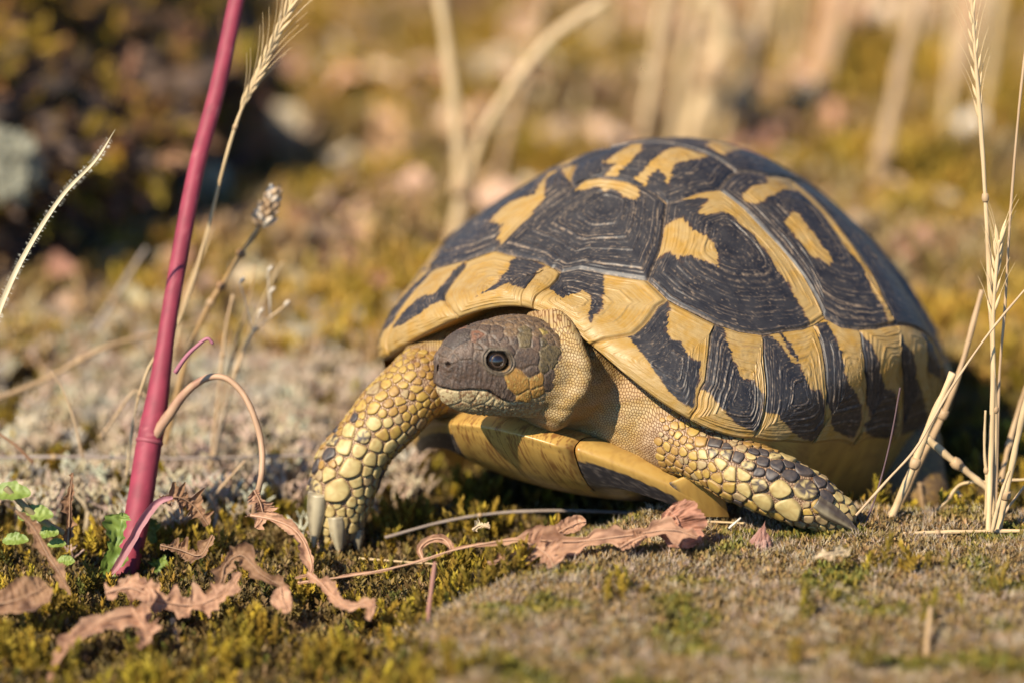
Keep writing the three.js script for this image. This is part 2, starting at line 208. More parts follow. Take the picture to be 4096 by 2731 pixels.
{
  const hi = { NA: 300, NR: 120, rings: 15 }, mid = { NA: 200, NR: 80, rings: 11 };
  const nuch = [[1.05, -0.02], [0.822, -0.032], [0.659, -0.048], [0.609, -0.036], [0.596, -0.02], [0.619, 0.012], [0.671, 0.026], [0.767, 0.031], [0.908, 0.024], [1.05, 0.026]];
  scute('nuchal_scute', nuch, [0.78, -0.004], ['Y'], { NA: 80, NR: 30, rings: 4, amp: 1.2 });
  const v1m1 = [[0.612, 0.013], [0.572, 0.053], [0.547, 0.123], [0.514, 0.18], [0.484, 0.221]], v1m1R = [[0.600, -0.03], [0.572, -0.063], [0.547, -0.123], [0.514, -0.18], [0.484, -0.221]];
  const v1p1 = UV([[26.5, 0.289], [26.6, 0.343], [27, 0.392], [26.6, 0.438], [25, 0.502], [24.5, 0.535]]);
  const v1v2 = [[0.257, 0.131], [0.25, 0.09], [0.248, 0.044], [0.243, 0], [0.236, -0.05], [0.232, -0.085], [0.242, -0.118], [0.257, -0.131]];
  scute('vertebral_scute', [[0.596, -0.02], ...v1m1.slice(0, 4), ...v1p1.slice().reverse(), ...v1v2.slice(1, -1), ...mirror(v1p1), ...v1m1R.slice(0, 4).reverse()], [0.33, 0.0], PAT.V1, hi);
  const v2p1 = [[0.256, 0.132], [0.221, 0.152], [0.172, 0.174], [0.138, 0.199]], v2v3 = [[0.024, 0.181], [0.015, 0.141], [0.007, 0.094], [0.004, 0.04]];
  scute('vertebral_scute', [...v1v2, ...mirror(v2p1).slice(1), ...mirror(v2v3), ...v2v3.slice().reverse(), ...v2p1.slice(1).reverse()], [0.13, 0], PAT.V2, { ...hi, rings: 11 });
  const v3s = [[0.024, 0.181], [-0.06, 0.2], [-0.155, 0.179], [-0.226, 0.147]];
  scute('vertebral_scute', [...v2v3, ...mirror(v2v3).reverse(), ...mirror(v3s).slice(1), ...v3s.slice(1).reverse()], [-0.09, 0], PAT.V3, mid);
  const v4s = [[-0.226, 0.147], [-0.365, 0.163], [-0.5, 0.14]], v5s = [[-0.5, 0.14], [-0.62, 0.2], [-0.8, 0.25]];
  scute('vertebral_scute', [...v4s, ...mirror(v4s).reverse()], [-0.36, 0], PAT.V3.slice(0, 1), { rings: 9 });
  scute('vertebral_scute', [...v5s, ...mirror(v5s).reverse()], [-0.64, 0], ['K'], { rings: 9 });
  const p1p2 = UV([[56.8, 0.246], [60.5, 0.28], [63.5, 0.309], [65.6, 0.344], [68.2, 0.399], [69.9, 0.434], [71.4, 0.491], [72.2, 0.544], [72.2, 0.599], [72, 0.645], [71.8, 0.689]]);
  const p2p3 = [[-0.155, 0.179], [-0.165, 0.22], [-0.172, 0.26], [-0.165, 0.31], [-0.143, 0.377], [-0.125, 0.443], [-0.106, 0.509], [-0.076, 0.595], [-0.04, 0.69], [-0.011, 0.804]];
  const p3p4 = [[-0.365, 0.163], [-0.42, 0.35], [-0.44, 0.55], [-0.46, 0.72]];
  const pm = [[0.484, 0.221], [0.501, 0.29], [0.489, 0.349], [0.473, 0.414], [0.446, 0.474], [0.406, 0.532], [0.355, 0.574], [0.298, 0.626], [0.262, 0.643], [0.215, 0.655], [0.193, 0.726], [0.147, 0.781], [0.08, 0.823], [-0.011, 0.831], [-0.051, 0.832], [-0.147, 0.839], [-0.25, 0.83], [-0.36, 0.78], [-0.46, 0.72], [-0.58, 0.62], [-0.7, 0.47], [-0.8, 0.25], [-0.84, 0]];
  const P1 = [...v1p1.slice().reverse(), ...v2p1.slice(1), ...p1p2.slice(1), ...pm.slice(1, 9).reverse()];
  const P2 = [[0.138, 0.199], [0.024, 0.181], [-0.06, 0.2], ...p2p3, [-0.011, 0.831], [0.08, 0.823], [0.147, 0.781], [0.193, 0.726], ...p1p2.slice(1).reverse()];
  const P3 = [...p2p3.slice().reverse(), [-0.226, 0.147], ...p3p4, [-0.36, 0.78], [-0.25, 0.83], [-0.147, 0.839], [-0.051, 0.832], [-0.011, 0.831]];
  const P4 = [[-0.365, 0.163], [-0.5, 0.14], [-0.62, 0.2], [-0.8, 0.25], [-0.7, 0.47], [-0.58, 0.62], ...p3p4.slice(1).reverse()];
  const c1 = [0.245, 0.300], c2 = [-0.02, 0.36], c3 = [-0.26, 0.42];
  scute('pleural_scute', P1, c1, PAT.P1, hi); scute('pleural_scute', P2, c2, PAT.P2, { ...hi, rings: 14 }); scute('pleural_scute', P3, c3, ['K'], mid); scute('pleural_scute', P4, [-0.55, 0.36], ['K']);
  const mp = (p) => [p[0], ...p.slice(1).map(mirror)];
  scute('pleural_scute', mirror(P1), [c1[0], -c1[1]], PAT.P1R, { ...mid, rings: 15 }); scute('pleural_scute', mirror(P2), [c2[0], -c2[1]], mp(PAT.P2), mid); scute('pleural_scute', mirror(P3), [c3[0], -c3[1]], ['K']); scute('pleural_scute', mirror(P4), [-0.55, -0.36], ['K']);
  // marginals: seams from the pleurals down to the rim
  const seams = [null,
    [[30, 0.58], [28, 0.609], [26.8, 0.654], [25.6, 0.7], [23.7, 0.767], [20.8, 0.838], [18.3, 0.916], [15.9, 1.05]],
    [[41.2, 0.629], [40, 0.658], [39.5, 0.707], [38.9, 0.768], [38.4, 0.835], [37.5, 0.872], [37, 0.916], [37, 0.965], [35.8, 1.05]],
    [[52.6, 0.669], [51.7, 0.724], [51.6, 0.8], [51.4, 0.861], [50.8, 0.948], [49.8, 1.017], [48.7, 1.058]],
    [[68.8, 0.692], [68.1, 0.765], [67.6, 0.827], [67.2, 0.938], [67.8, 1.069], [68.8, 1.144], [66.4, 1.164]],
    [[79.3, 0.795], [78.1, 0.884], [78.7, 1.027], [81, 1.121], [83.4, 1.202], [84.7, 1.253], [83.5, 1.267]],
    [[89.4, 0.831], [89, 0.945], [91.2, 1.067], [94.4, 1.135], [98.1, 1.201], [101.2, 1.248], [100.9, 1.271]],
    [[99.9, 0.852], [99.4, 0.983], [103.6, 1.075], [110.4, 1.143], [118.1, 1.18]],
    [[109, 0.87], [114, 1.0], [124, 1.13]], [[122, 0.88], [131, 1.0], [138, 1.085]], [[138, 0.88], [146, 0.97], [152, 1.05]], [[157, 0.85], [163, 0.93], [168, 1.05]]];
  const pmu = pm.map(([a, b]) => Math.atan2(b, a) * 180 / Math.PI);
  const topBetween = (u0, u1) => pm.filter((p, i) => pmu[i] > u0 + 0.7 && pmu[i] < u1 - 0.7);
  const botBetween = (u0, u1) => { const l = []; for (let i = 1; i < 6; i++) { const u = lerp(u0, u1, i / 6); l.push(ab(u, vbot(u))); } return l; };
  const snap = (u, v) => { let best = null, bd = 9; for (const p of pm) { const q = ab(u, v), d = Math.hypot(p[0] - q[0], p[1] - q[1]); if (d < bd) { bd = d; best = p; } } return bd < 0.03 ? best : ab(u, v); };
  const S = seams.map((s) => s && [snap(...s[0]), ...UV(s.slice(1))]);
  const arc = [null, [0.80, 0.16], [37.5, 0.93, 1], [49, 0.90, 1], [65, 1.0, 1], [78, 1.1, 1], [92, 1.12, 1], [108, 1.08, 1]];
  for (const side of [1, -1]) {
    for (let k = 1; k <= 11; k++) {
      let poly;
      if (k === 1) poly = side > 0 ? [...nuch.slice(5), ...botBetween(1.4, 15.9), ...S[1].slice().reverse(), ...v1m1.slice(1).reverse()]
        : mirror([...mirror(nuch.slice(0, 5)).reverse(), ...botBetween(1.1, 15.9), ...S[1].slice().reverse(), ...mirror(v1m1R).slice(1).reverse()]);
      else {
        const A = S[k - 1], Bq = k <= 11 ? S[k] : null, uA = seams[k - 1][0][0], uB = seams[k][0][0];
        poly = [...A, ...botBetween(seams[k - 1].at(-1)[0], seams[k].at(-1)[0]), ...Bq.slice().reverse(), ...topBetween(uA, uB).reverse()];
        if (side < 0) poly = mirror(poly);
      }
      let cx = 0, cy = 0; for (const p of poly) { cx += p[0] / poly.length; cy += p[1] / poly.length; }
      const cen = [null, [0.80, 0.12], [0.70, 0.44], [0.60, 0.63]][k];
      const c = cen ? [cen[0], cen[1] * side] : [cx, cy];
      const own = side < 0 ? PAT['M' + k + 'R'] : PAT['M' + k], pt = own ?? (PAT['M' + k] ? mp(PAT['M' + k]) : null);
      // rear marginals: dark front wedge, as on the others
      const rear = pt ?? (() => { const A = poly.slice(0, 3), n = poly.length; return ['Y', [poly[0], poly[1], poly[2], [lerp(poly[2][0], cx, 0.8), lerp(poly[2][1], cy, 0.8)], [cx, cy], [lerp(poly[0][0], cx, 0.6), lerp(poly[0][1], cy, 0.6)]]]; })();
      scute('marginal_scute', poly, c, rear, side > 0 && k < 8 ? { NA: 220, NR: 90, rings: 12, amp: 0.7 } : { NA: 140, NR: 60, rings: 11, amp: 0.7 });
    }
  }
  scute('supracaudal_scute', [...S[11], ...mirror(S[11]).reverse(), [-0.84, 0]], [-0.93, 0], ['Y', [[-0.85, -0.1], [-0.85, 0.1], [-0.98, 0]]], { rings: 6 });
}

// ---------------------------------------------------------------- plastron and bridge
{
  const prof = [[0.046, 0.0158], [0.0555, 0.0196], [0.0622, 0.0215], [0.0668, 0.0214], [0.0692, 0.0198], [0.0680, 0.0170], [0.0638, 0.0114], [0.0578, 0.0060], [0.048, 0.0015], [0.03, -0.002], [0, -0.003], [-0.04, -0.001], [-0.08, 0.007]].map(([x, y]) => V(x, y, 0));
  const curve = new THREE.CatmullRomCurve3(prof, false, 'centripetal');
  const pPt = (s, z) => {
    const p = curve.getPoint(s), w = ss(0.62, 0.45, s), zz = z - 0.002;
    const zq = Math.min(Math.abs(z), 0.041) ** 2; p.x -= (12 * w + 2 * (1 - w)) * z * z; p.y -= 7.0 * w * zq - (3.2 * z * z + 10 * Math.max(0, Math.abs(z) - 0.018) ** 2) * (1 - w);
    const gul = ss(0.0195, 0.0150, Math.abs(zz)) * ss(0.66, 0.4, s);
    const t = curve.getTangent(s); p.x += -t.y * -0.0018 * gul * -1; p.x += 0.0016 * gul * w; p.y += 0.0006 * gul * w;
    p.z = z; return p;
  };
  const plastron = new THREE.Group(); plastron.name = 'plastron'; tortoise.add(plastron);
  const mat = new THREE.MeshPhysicalMaterial({ vertexColors: true, roughness: 0.36, side: THREE.DoubleSide });
  const plate = (name, s0, s1, z0, z1, dark, soft = 0) => {
    const ns = 90, nz = 60, pos = [], col = [], idx = [];
    for (let i = 0; i <= ns; i++) for (let j = 0; j <= nz; j++) {
      const s = lerp(s0, s1, i / ns), z = lerp(z0, z1, j / nz), p = pPt(s, z);
      const e = (soft > 0 ? j : soft < 0 ? nz - j : Math.min(j, nz - j)) / nz * Math.abs(z1 - z0) + 0.002 * Math.abs(noise(s * 3, 7)) * (soft ? 0.1 : 0), gr = ss(0.0009, 0, e) * 0.0008; const q = curve.getTangent(s); p.x -= -q.y * -gr * -1; p.y -= gr * 0.4; p.x -= gr * 0.8;
      pos.push(p.x, p.y, p.z);
      const n = fbm(s * 30, z * 700, 1), ln = Math.abs(noise(z * 1500 + 1.5 * noise(s * 9, z * 200), s * 5, 4));
      let c = mix3([0.45, 0.275, 0.075], [0.41, 0.235, 0.055], clamp(0.5 + n));
      const lines = dark ? 0.25 : 1;
      c = mix3(c, [0.17, 0.065, 0.02], lines * 0.85 * (1 - ss(0.02, 0.22, ln)) * ss(-0.2, 0.12, noise(z * 320, s * 6, 9) + 0.2) * ss(0.12, 0.22, s));
      c = mix3(c, [0.27, 0.1, 0.02], 0.6 * ss(0.0016, 0.0, e) * clamp(0.5 + 2 * n));
      if (dark) { const az = Math.abs(z - 0.002), k = sdPoly([[0.0175, 0.425], [0.023, 0.405], [0.030, 0.40], [0.0385, 0.415], [0.0400, 0.46], [0.0395, 0.55], [0.036, 0.63], [0.026, 0.65], [0.0175, 0.60]].map(([a, b]) => [a * 10, b]), az * 10, s + 0.012 * noise(z * 600, s * 40)); c = mix3(c, mix3([0.022, 0.02, 0.022], [0.16, 0.13, 0.11], clamp(fbm(s * 160, z * 500, 2) * 1.6)), ss(0.01, -0.004, k)); }
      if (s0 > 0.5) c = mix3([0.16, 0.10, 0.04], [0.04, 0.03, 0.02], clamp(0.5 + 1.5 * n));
      col.push(...c);
    }
    for (let i = 0; i < ns; i++) for (let j = 0; j < nz; j++) { const a = i * (nz + 1) + j; idx.push(a, a + nz + 1, a + 1, a + 1, a + nz + 1, a + nz + 2); }
    return mesh(name, geo(pos, idx, col), mat, plastron);
  };
  plate('gular_scute', 0, 0.66, -0.0158, 0.00195, false, 1); plate('gular_scute', 0, 0.66, 0.00205, 0.0198, false, -1);
  plate('humeral_scute', 0, 0.62, -0.0455, -0.0160, true); plate('humeral_scute', 0, 0.62, 0.0200, 0.0475, true);
  plate('abdominal_scute', 0.6, 1, -0.041, 0.041, false);
  for (const side of [1, -1]) {
    const pos = [], col = [], idx = [], n = 60, m = 24;
    for (let i = 0; i <= n; i++) for (let j = 0; j <= m; j++) {
      const ud = lerp(47, 130, i / n), v = lerp(vbot(ud) - 0.03, lerp(vbot(ud) + 0.03, 1.5, ss(54, 84, ud)), j / m), p = surfUV(ud * Math.PI / 180 * side, v);
      p.multiplyScalar(1); p.x *= 0.995; p.z *= 0.995; pos.push(p.x, p.y, p.z);
      const k = fbm(ud * 0.3, v * 9, 3); const gr = Math.abs(noise(v * 60 + noise(ud * 0.2), ud * 0.06)); col.push(...mix3(mix3([0.40, 0.235, 0.055], [0.27, 0.145, 0.04], clamp(0.45 + k * 2)), [0.15, 0.07, 0.02], 0.45 * ss(0.1, 0, gr)));
    }
    for (let i = 0; i < n; i++) for (let j = 0; j < m; j++) { const a = i * (m + 1) + j; idx.push(a, a + m + 1, a + 1, a + 1, a + m + 1, a + m + 2); }
    mesh('bridge', geo(pos, idx, col), mat, plastron);
  }
}

// ---------------------------------------------------------------- body: neck, limbs (one skin) and head
const LIMB = {"headSeeds":[["S",1.27,0.73,-0.12,12],["O",0.95,0.82,-0.34,4],["G",1.23,0.51,-0.44,8],["G",1.5,0.24,-0.34,4],["G",0.81,0.68,-0.56,4],["G",0.59,0.71,-0.62,3],["G",0.46,0.82,-0.59,3],["G",0.32,0.74,-0.69,3],["G",0.63,0.61,-0.67,2],["G",0.28,0.63,-0.78,3],["D",1.58,0.35,-0.13,4],["D",1.62,0.19,-0.14,3],["D",0.92,0.6,-0.55,3],["D",0.96,0.44,-0.61,3],["D",0.12,0.78,-0.73,4],["D",-0.2,0.42,-0.98,10],["D",-0.26,0.16,-1.02,6],["D",-0.91,-0.12,-1.03,10],["D",0.84,0.94,-0.03,3],["D",0.65,0.97,-0.25,3],["D",0.42,0.98,-0.39,3],["R",1.46,-0.04,-0.42,8],["R",1.22,0.06,-0.57,8],["R",1.47,-0.31,-0.36,6],["R",1.09,-0.26,-0.6,6],["R",0.77,-0.16,-0.73,5],["R",0.44,-0.33,-0.81,5],["R",1.63,-0.03,-0.11,5],["R",1.61,-0.31,-0.18,4],["R",0.18,-0.48,-0.84,4],["B",0.11,1.06,-0.36,3],["B",0.22,1.09,-0.09,3],["B",-0.11,1.16,-0.17,3],["B",-0.32,1.16,-0.26,3],["B",-0.57,1.16,-0.27,3],["B",-0.68,1.08,-0.46,3],["B",-0.88,1.01,-0.54,3],["B",-0.49,0.96,-0.7,3],["B",0.11,0.95,-0.57,4],["B",-0.78,0.87,-0.75,3],["B",-0.83,0.76,-0.84,3],["B",-1.02,0.86,-0.7,3],["B",0.44,1.05,-0.01,3],["B",-0.16,1.1,-0.42,3],["B",-0.38,1.09,-0.49,3],["B",-1.1,0.97,-0.49,3],["V",-0.24,1.02,-0.58,5],["V",-0.15,0.82,-0.78,7],["V",-0.6,0.74,-0.87,4],["V",-0.76,0.51,-0.97,11],["V",-0.59,0.3,-1.04,5],["P",-0.4,0.76,-0.86,5],["Y",-0.72,0.98,-0.64,3],["A",-0.02,-0.18,-0.97,10],["A",-0.41,-0.12,-1.05,6],["A",-0.52,-0.38,-0.99,5],["A",-0.24,-0.49,-0.92,5],["C",1.35,-0.67,-0.3,8],["C",1.03,-0.55,-0.53,8],["C",1.11,-0.87,-0.28,6],["C",0.66,-0.85,-0.48,3],["C",0.51,-0.78,-0.58,3],["C",0.31,-0.79,-0.62,3],["C",0.07,-0.84,-0.63,3],["C",-0.08,-0.77,-0.72,3],["C",-0.25,-0.83,-0.7,2],["C",0.45,-0.98,-0.41,3],["C",0.19,-0.95,-0.5,3],["C",-0.1,-0.99,-0.49,3],["C",0.7,-1.01,-0.3,4],["C",-0.41,-0.76,-0.78,2],["C",-0.55,-0.65,-0.86,2],["C",-0.68,-0.54,-0.93,2],["C",-0.84,-0.47,-0.95,2],["C",-0.38,-1.02,-0.5,2],["C",-0.57,-0.95,-0.6,2],["C",-0.74,-0.82,-0.74,2],["C",-0.93,-0.68,-0.84,2],["C",-1.08,-0.53,-0.9,2],["C",-1.15,-0.3,-0.97,2],["C",0.78,-0.66,-0.57,6]],"eye":[[0.55,0.33,-0.78]],"lidline":[[0.85,0.37,-0.67],[0.74,0.49,-0.67],[0.55,0.55,-0.72],[0.33,0.56,-0.79],[0.08,0.59,-0.86],[0.2,0.4,-0.88],[0.31,0.22,-0.88],[0.5,0.09,-0.83],[0.72,0.12,-0.75],[0.84,0.23,-0.7]],"mouth":[[1.55,-0.45,-0.21],[1.36,-0.46,-0.41],[1.06,-0.4,-0.57],[0.81,-0.4,-0.67],[0.64,-0.41,-0.73],[0.45,-0.53,-0.74],[0.24,-0.62,-0.75],[-0.02,-0.69,-0.77],[-0.24,-0.65,-0.83]],"nostril":[[1.56,0.13,-0.31]],"JL":[[4308,2139,-2025,850],[4923,2162,-3294,660],[5019,1956,-4053,660],[4827,1656,-5064,740],[4485,1435,-5761,740],[3948,1072,-6563,660],[3458,731,-7108,460]],"JR":[[5644,2726,2970,1000],[6771,2502,2894,800],[7309,1851,3240,820],[7656,1129,3667,740],[7829,451,4004,820],[7879,-168,4142,800],[7878,-813,4203,680],[7869,-1136,4221,550]],"SL":[[5257,2699,-3516,81,"o"],[5114,2736,-3614,67,"o"],[5115,2698,-3773,81,"o"],[5371,2626,-3466,59,"o"],[5446,2524,-3658,86,"y"],[5392,2555,-3792,75,"y"],[5328,2581,-3906,54,"y"],[5195,2620,-4010,107,"y"],[5510,2458,-3471,54,"o"],[5552,2366,-3811,81,"y"],[5544,2389,-3651,54,"o"],[5587,2295,-3977,86,"o"],[5627,2188,-4163,86,"y"],[5401,2488,-4141,121,"y"],[5570,2302,-4165,67,"o"],[5476,2350,-4350,134,"o"],[5433,2581,-3321,48,"o"],[5571,2317,-3397,43,"k"],[5593,2265,-3538,43,"k"],[5614,2214,-3678,48,"o"],[5628,2194,-3841,54,"o"],[5673,2041,-4066,94,"y"],[5649,1987,-4302,102,"y"],[5665,1825,-4021,59,"k"],[5664,1849,-4141,67,"k"],[5640,1771,-4318,102,"y"],[5626,1814,-4550,102,"k"],[5594,2052,-4539,102,"c"],[5508,2135,-4755,124,"m"],[5420,2138,-5054,140,"m"],[5338,2113,-5344,121,"d"],[5549,1914,-4983,167,"c"],[5590,1789,-4866,121,"y"],[5595,1628,-4672,102,"y"],[5568,1542,-4467,94,"y"],[5518,1474,-4308,81,"k"],[5572,1585,-4952,148,"y"],[5537,1697,-5270,167,"c"],[5402,1717,-5555,156,"c"],[5477,1329,-4848,161,"y"],[5485,1389,-5272,148,"y"],[5372,1388,-5572,175,"c"],[5326,1111,-5119,121,"y"],[5314,1174,-5440,121,"k"],[5281,1939,-5616,156,"m"],[5184,1822,-5860,140,"d"],[5039,2023,-5836,134,"d"],[5045,1778,-6104,156,"d"],[4848,1967,-6128,161,"d"],[4561,1963,-6288,113,"d"],[4709,1769,-6418,188,"d"],[4293,1842,-6531,188,"d"],[5232,1542,-5915,183,"m"],[4958,1471,-6343,242,"c"],[4543,1469,-6764,269,"m"],[5116,1129,-5999,215,"c"],[4775,990,-6489,282,"c"],[5081,959,-5665,134,"y"],[4836,788,-5849,107,"y"],[4720,747,-6153,134,"y"],[4416,571,-6368,107,"k"],[4108,1591,-6939,148,"d"],[4155,1312,-7142,175,"d"],[4349,1117,-7086,161,"y"],[3935,1456,-7100,121,"d"],[4567,1121,-6843,81,"k"],[4521,940,-6867,94,"y"],[4442,763,-6873,107,"k"],[4184,734,-7098,121,"k"],[3922,579,-7245,94,"k"],[4358,555,-6609,107,"k"],[4205,596,-6944,81,"k"],[3744,1236,-7263,134,"c"],[3495,1127,-7353,121,"c"],[3435,931,-7522,107,"c"],[3741,991,-7407,107,"c"],[4263,2073,-6070,148,"c"],[4660,2151,-5916,121,"m"],[4777,2204,-5734,107,"d"],[5013,2209,-5561,107,"d"],[5138,2125,-5579,107,"c"],[5123,2288,-5312,94,"k"],[5138,2352,-5072,67,"k"],[5367,2321,-4718,134,"d"],[5301,2282,-4988,94,"d"],[5191,2446,-4667,67,"k"],[5108,2544,-4397,59,"k"],[4984,2524,-4542,54,"k"],[5080,2451,-4786,59,"k"],[4940,2448,-4891,54,"k"],[5032,2389,-5069,54,"k"],[5028,2358,-5192,48,"k"],[5087,2590,-4227,67,"k"],[5354,2462,-4331,67,"k"]],"SR":[[6874,3294,2762,76,"o"],[7048,3252,2936,76,"o"],[6767,3276,2581,76,"o"],[7267,3092,3112,97,"y"],[7192,3180,2959,62,"y"],[7388,2953,3186,97,"y"],[7392,3008,2894,90,"y"],[7296,3090,2756,83,"y"],[7189,3145,2665,62,"o"],[7519,2829,3192,86,"y"],[7561,2809,2952,110,"y"],[7431,2908,2692,124,"y"],[7700,2649,3159,131,"y"],[7605,2690,2766,104,"y"],[7393,2782,2476,76,"o"],[7238,2977,2451,76,"o"],[7121,2931,2316,69,"o"],[7098,3082,2449,69,"o"],[6931,3088,2372,62,"o"],[7814,2474,3425,155,"k"],[7754,2530,2882,131,"o"],[7918,2388,3115,138,"y"],[7654,2504,2654,97,"k"],[7546,2464,2494,76,"o"],[7445,2618,2449,110,"y"],[7222,2621,2244,76,"o"],[7119,2753,2219,62,"o"],[7375,2450,2335,131,"y"],[8032,2067,3621,131,"y"],[8084,2114,3189,145,"y"],[7938,2253,2901,131,"o"],[7774,2335,2705,117,"y"],[7436,2240,2361,76,"y"],[7271,2286,2265,76,"y"],[8068,2026,2983,117,"y"],[7935,2083,2764,110,"o"],[7768,2156,2611,83,"o"],[7574,2139,2447,83,"y"],[7320,2052,2317,90,"y"],[7080,2215,2199,62,"o"],[7696,1984,2519,104,"y"],[7515,1884,2424,83,"o"],[7238,1739,2388,124,"k"],[8154,1748,3111,166,"c"],[8019,1816,2831,117,"c"],[7871,1899,2645,97,"k"],[7703,1715,2534,90,"y"],[7872,1585,2702,145,"y"],[8058,1483,2924,155,"y"],[8286,1389,3327,190,"m"],[8307,1469,3763,166,"c"],[8161,1775,3719,104,"d"],[8342,1165,4159,138,"m"],[8126,1256,3047,179,"c"],[7857,1179,2847,155,"c"],[7642,1400,2632,110,"c"],[7504,1584,2490,90,"k"],[8452,1091,3715,190,"c"],[8360,1066,3398,190,"c"],[8529,860,4131,145,"d"],[8175,864,3171,166,"c"],[7883,864,3013,138,"c"],[8555,789,3789,97,"c"],[8464,634,3501,242,"c"],[8041,1357,4300,97,"d"],[8470,485,4526,145,"d"],[8653,400,4028,155,"c"],[8183,568,3226,110,"c"],[7888,501,3127,110,"c"],[8367,258,3411,131,"c"],[8100,317,3241,97,"k"],[8604,28,3778,269,"c"],[8620,-45,4421,207,"m"],[8274,12,3392,117,"c"],[7971,-2,3283,110,"c"],[7768,190,3226,90,"k"],[8346,-229,3492,110,"c"],[8142,-225,3380,97,"c"],[7876,-284,3346,76,"k"],[8629,-425,4257,173,"y"],[8578,-532,3943,124,"c"],[8468,-525,3723,104,"c"],[8565,-356,3775,76,"c"],[8423,-796,3775,173,"c"],[8536,-847,4033,110,"c"],[8138,-669,3516,97,"c"],[8077,-982,3575,117,"c"],[8112,-439,3425,110,"c"],[7729,-549,3447,83,"c"],[8494,-1087,4107,86,"c"],[8477,-400,4623,86,"d"],[7498,928,2901,97,"k"],[7460,549,3149,69,"k"]],"clawL":[[[4147,989,-7172],[3683,495,-7847]],[[3385,289,-6993],[3154,-4,-7325]]],"clawR":[[[8668,-478,4289],[8635,-1508,4338]],[[8370,-916,3867],[8272,-1679,3789]],[[7762,-1210,3690],[7699,-1647,3634]]]};
const J = (l) => l.map((q) => ({ p: V(q[0], q[1], q[2]).multiplyScalar(1e-5), r: q[3] * 1e-5 }));
const JL = J(LIMB.JL), JR = J(LIMB.JR);
function capsule(p, a, b) { const dx = b.p.x - a.p.x, dy = b.p.y - a.p.y, dz = b.p.z - a.p.z, px = p.x - a.p.x, py = p.y - a.p.y, pz = p.z - a.p.z, t = clamp((px * dx + py * dy + pz * dz) / (dx * dx + dy * dy + dz * dz)); return Math.hypot(px - dx * t, py - dy * t, pz - dz * t) - lerp(a.r, b.r, t); }
const chain = (p, c) => { let d = 9; for (let i = 0; i < c.length - 1; i++) d = Math.min(d, capsule(p, c[i], c[i + 1])); return d; };
const smin = (a, b, k) => { const h = Math.max(k - Math.abs(a - b), 0) / k; return Math.min(a, b) - h * h * k * 0.25; };
const B = (x, y, z, r) => ({ p: V(x, y, z), r });
const neck = [B(0.02, 0.026, 0, 0.019), B(0.05, 0.031, -0.001, 0.0165), B(0.062, 0.0355, -0.0065, 0.0128), B(0.0695, 0.0365, -0.0062, 0.0112)];
const shL = [B(0.028, 0.024, -0.012, 0.018), B(0.043, 0.0225, -0.0225, 0.0125), B(0.0475, 0.021, -0.032, 0.0085)];
const shR = [B(0.028, 0.024, 0.012, 0.018), B(0.052, 0.0255, 0.026, 0.0115)];
const rearL = [B(-0.02, 0.02, -0.03, 0.02), B(-0.03, 0.008, -0.052, 0.014), B(-0.027, -0.002, -0.06, 0.011)];
const rearR = [B(-0.045, 0.02, 0.03, 0.02), B(-0.055, 0.006, 0.055, 0.014), B(-0.055, -0.004, 0.06, 0.011)];
const HC = V(0.0788,0.03732,-0.00135), HM = new THREE.Matrix4().set(0.870824,-0.021332,-0.491132,0.0,0.030851,0.99946,0.011291,0.0,0.490626,-0.024984,0.871012,0.0,0,0,0,1);
const axisH = V(HM.elements[0], HM.elements[1], HM.elements[2]);
const collarC = V(0.0665, 0.0362, -0.0078);
const trunk = (p) => { const x = p.x / 0.062, y = (p.y - 0.03) / 0.027, z = p.z / 0.05, k = Math.hypot(x, y, z); return (k - 1) * 0.027; };
function bodySDF(p) {
  let d = smin(chain(p, neck), trunk(p), 0.006);
  d = smin(d, chain(p, shL), 0.008); d = smin(d, chain(p, shR), 0.008);
  d = smin(d, chain(p, JL), 0.0035); d = smin(d, chain(p, JR), 0.0035);
  d = smin(d, chain(p, rearL), 0.006); d = smin(d, chain(p, rearR), 0.006);
  const qx = p.x - collarC.x, qy = p.y - collarC.y, qz = p.z - collarC.z, ax = qx * axisH.x + qy * axisH.y + qz * axisH.z, rad = Math.sqrt(Math.max(0, qx * qx + qy * qy + qz * qz - ax * ax));
  d = smin(d, Math.hypot(rad - 0.0126, ax + 0.001 + 0.0012 * Math.sin(qy * 260 + 1)) - 0.0016, 0.005);
  return d;
}
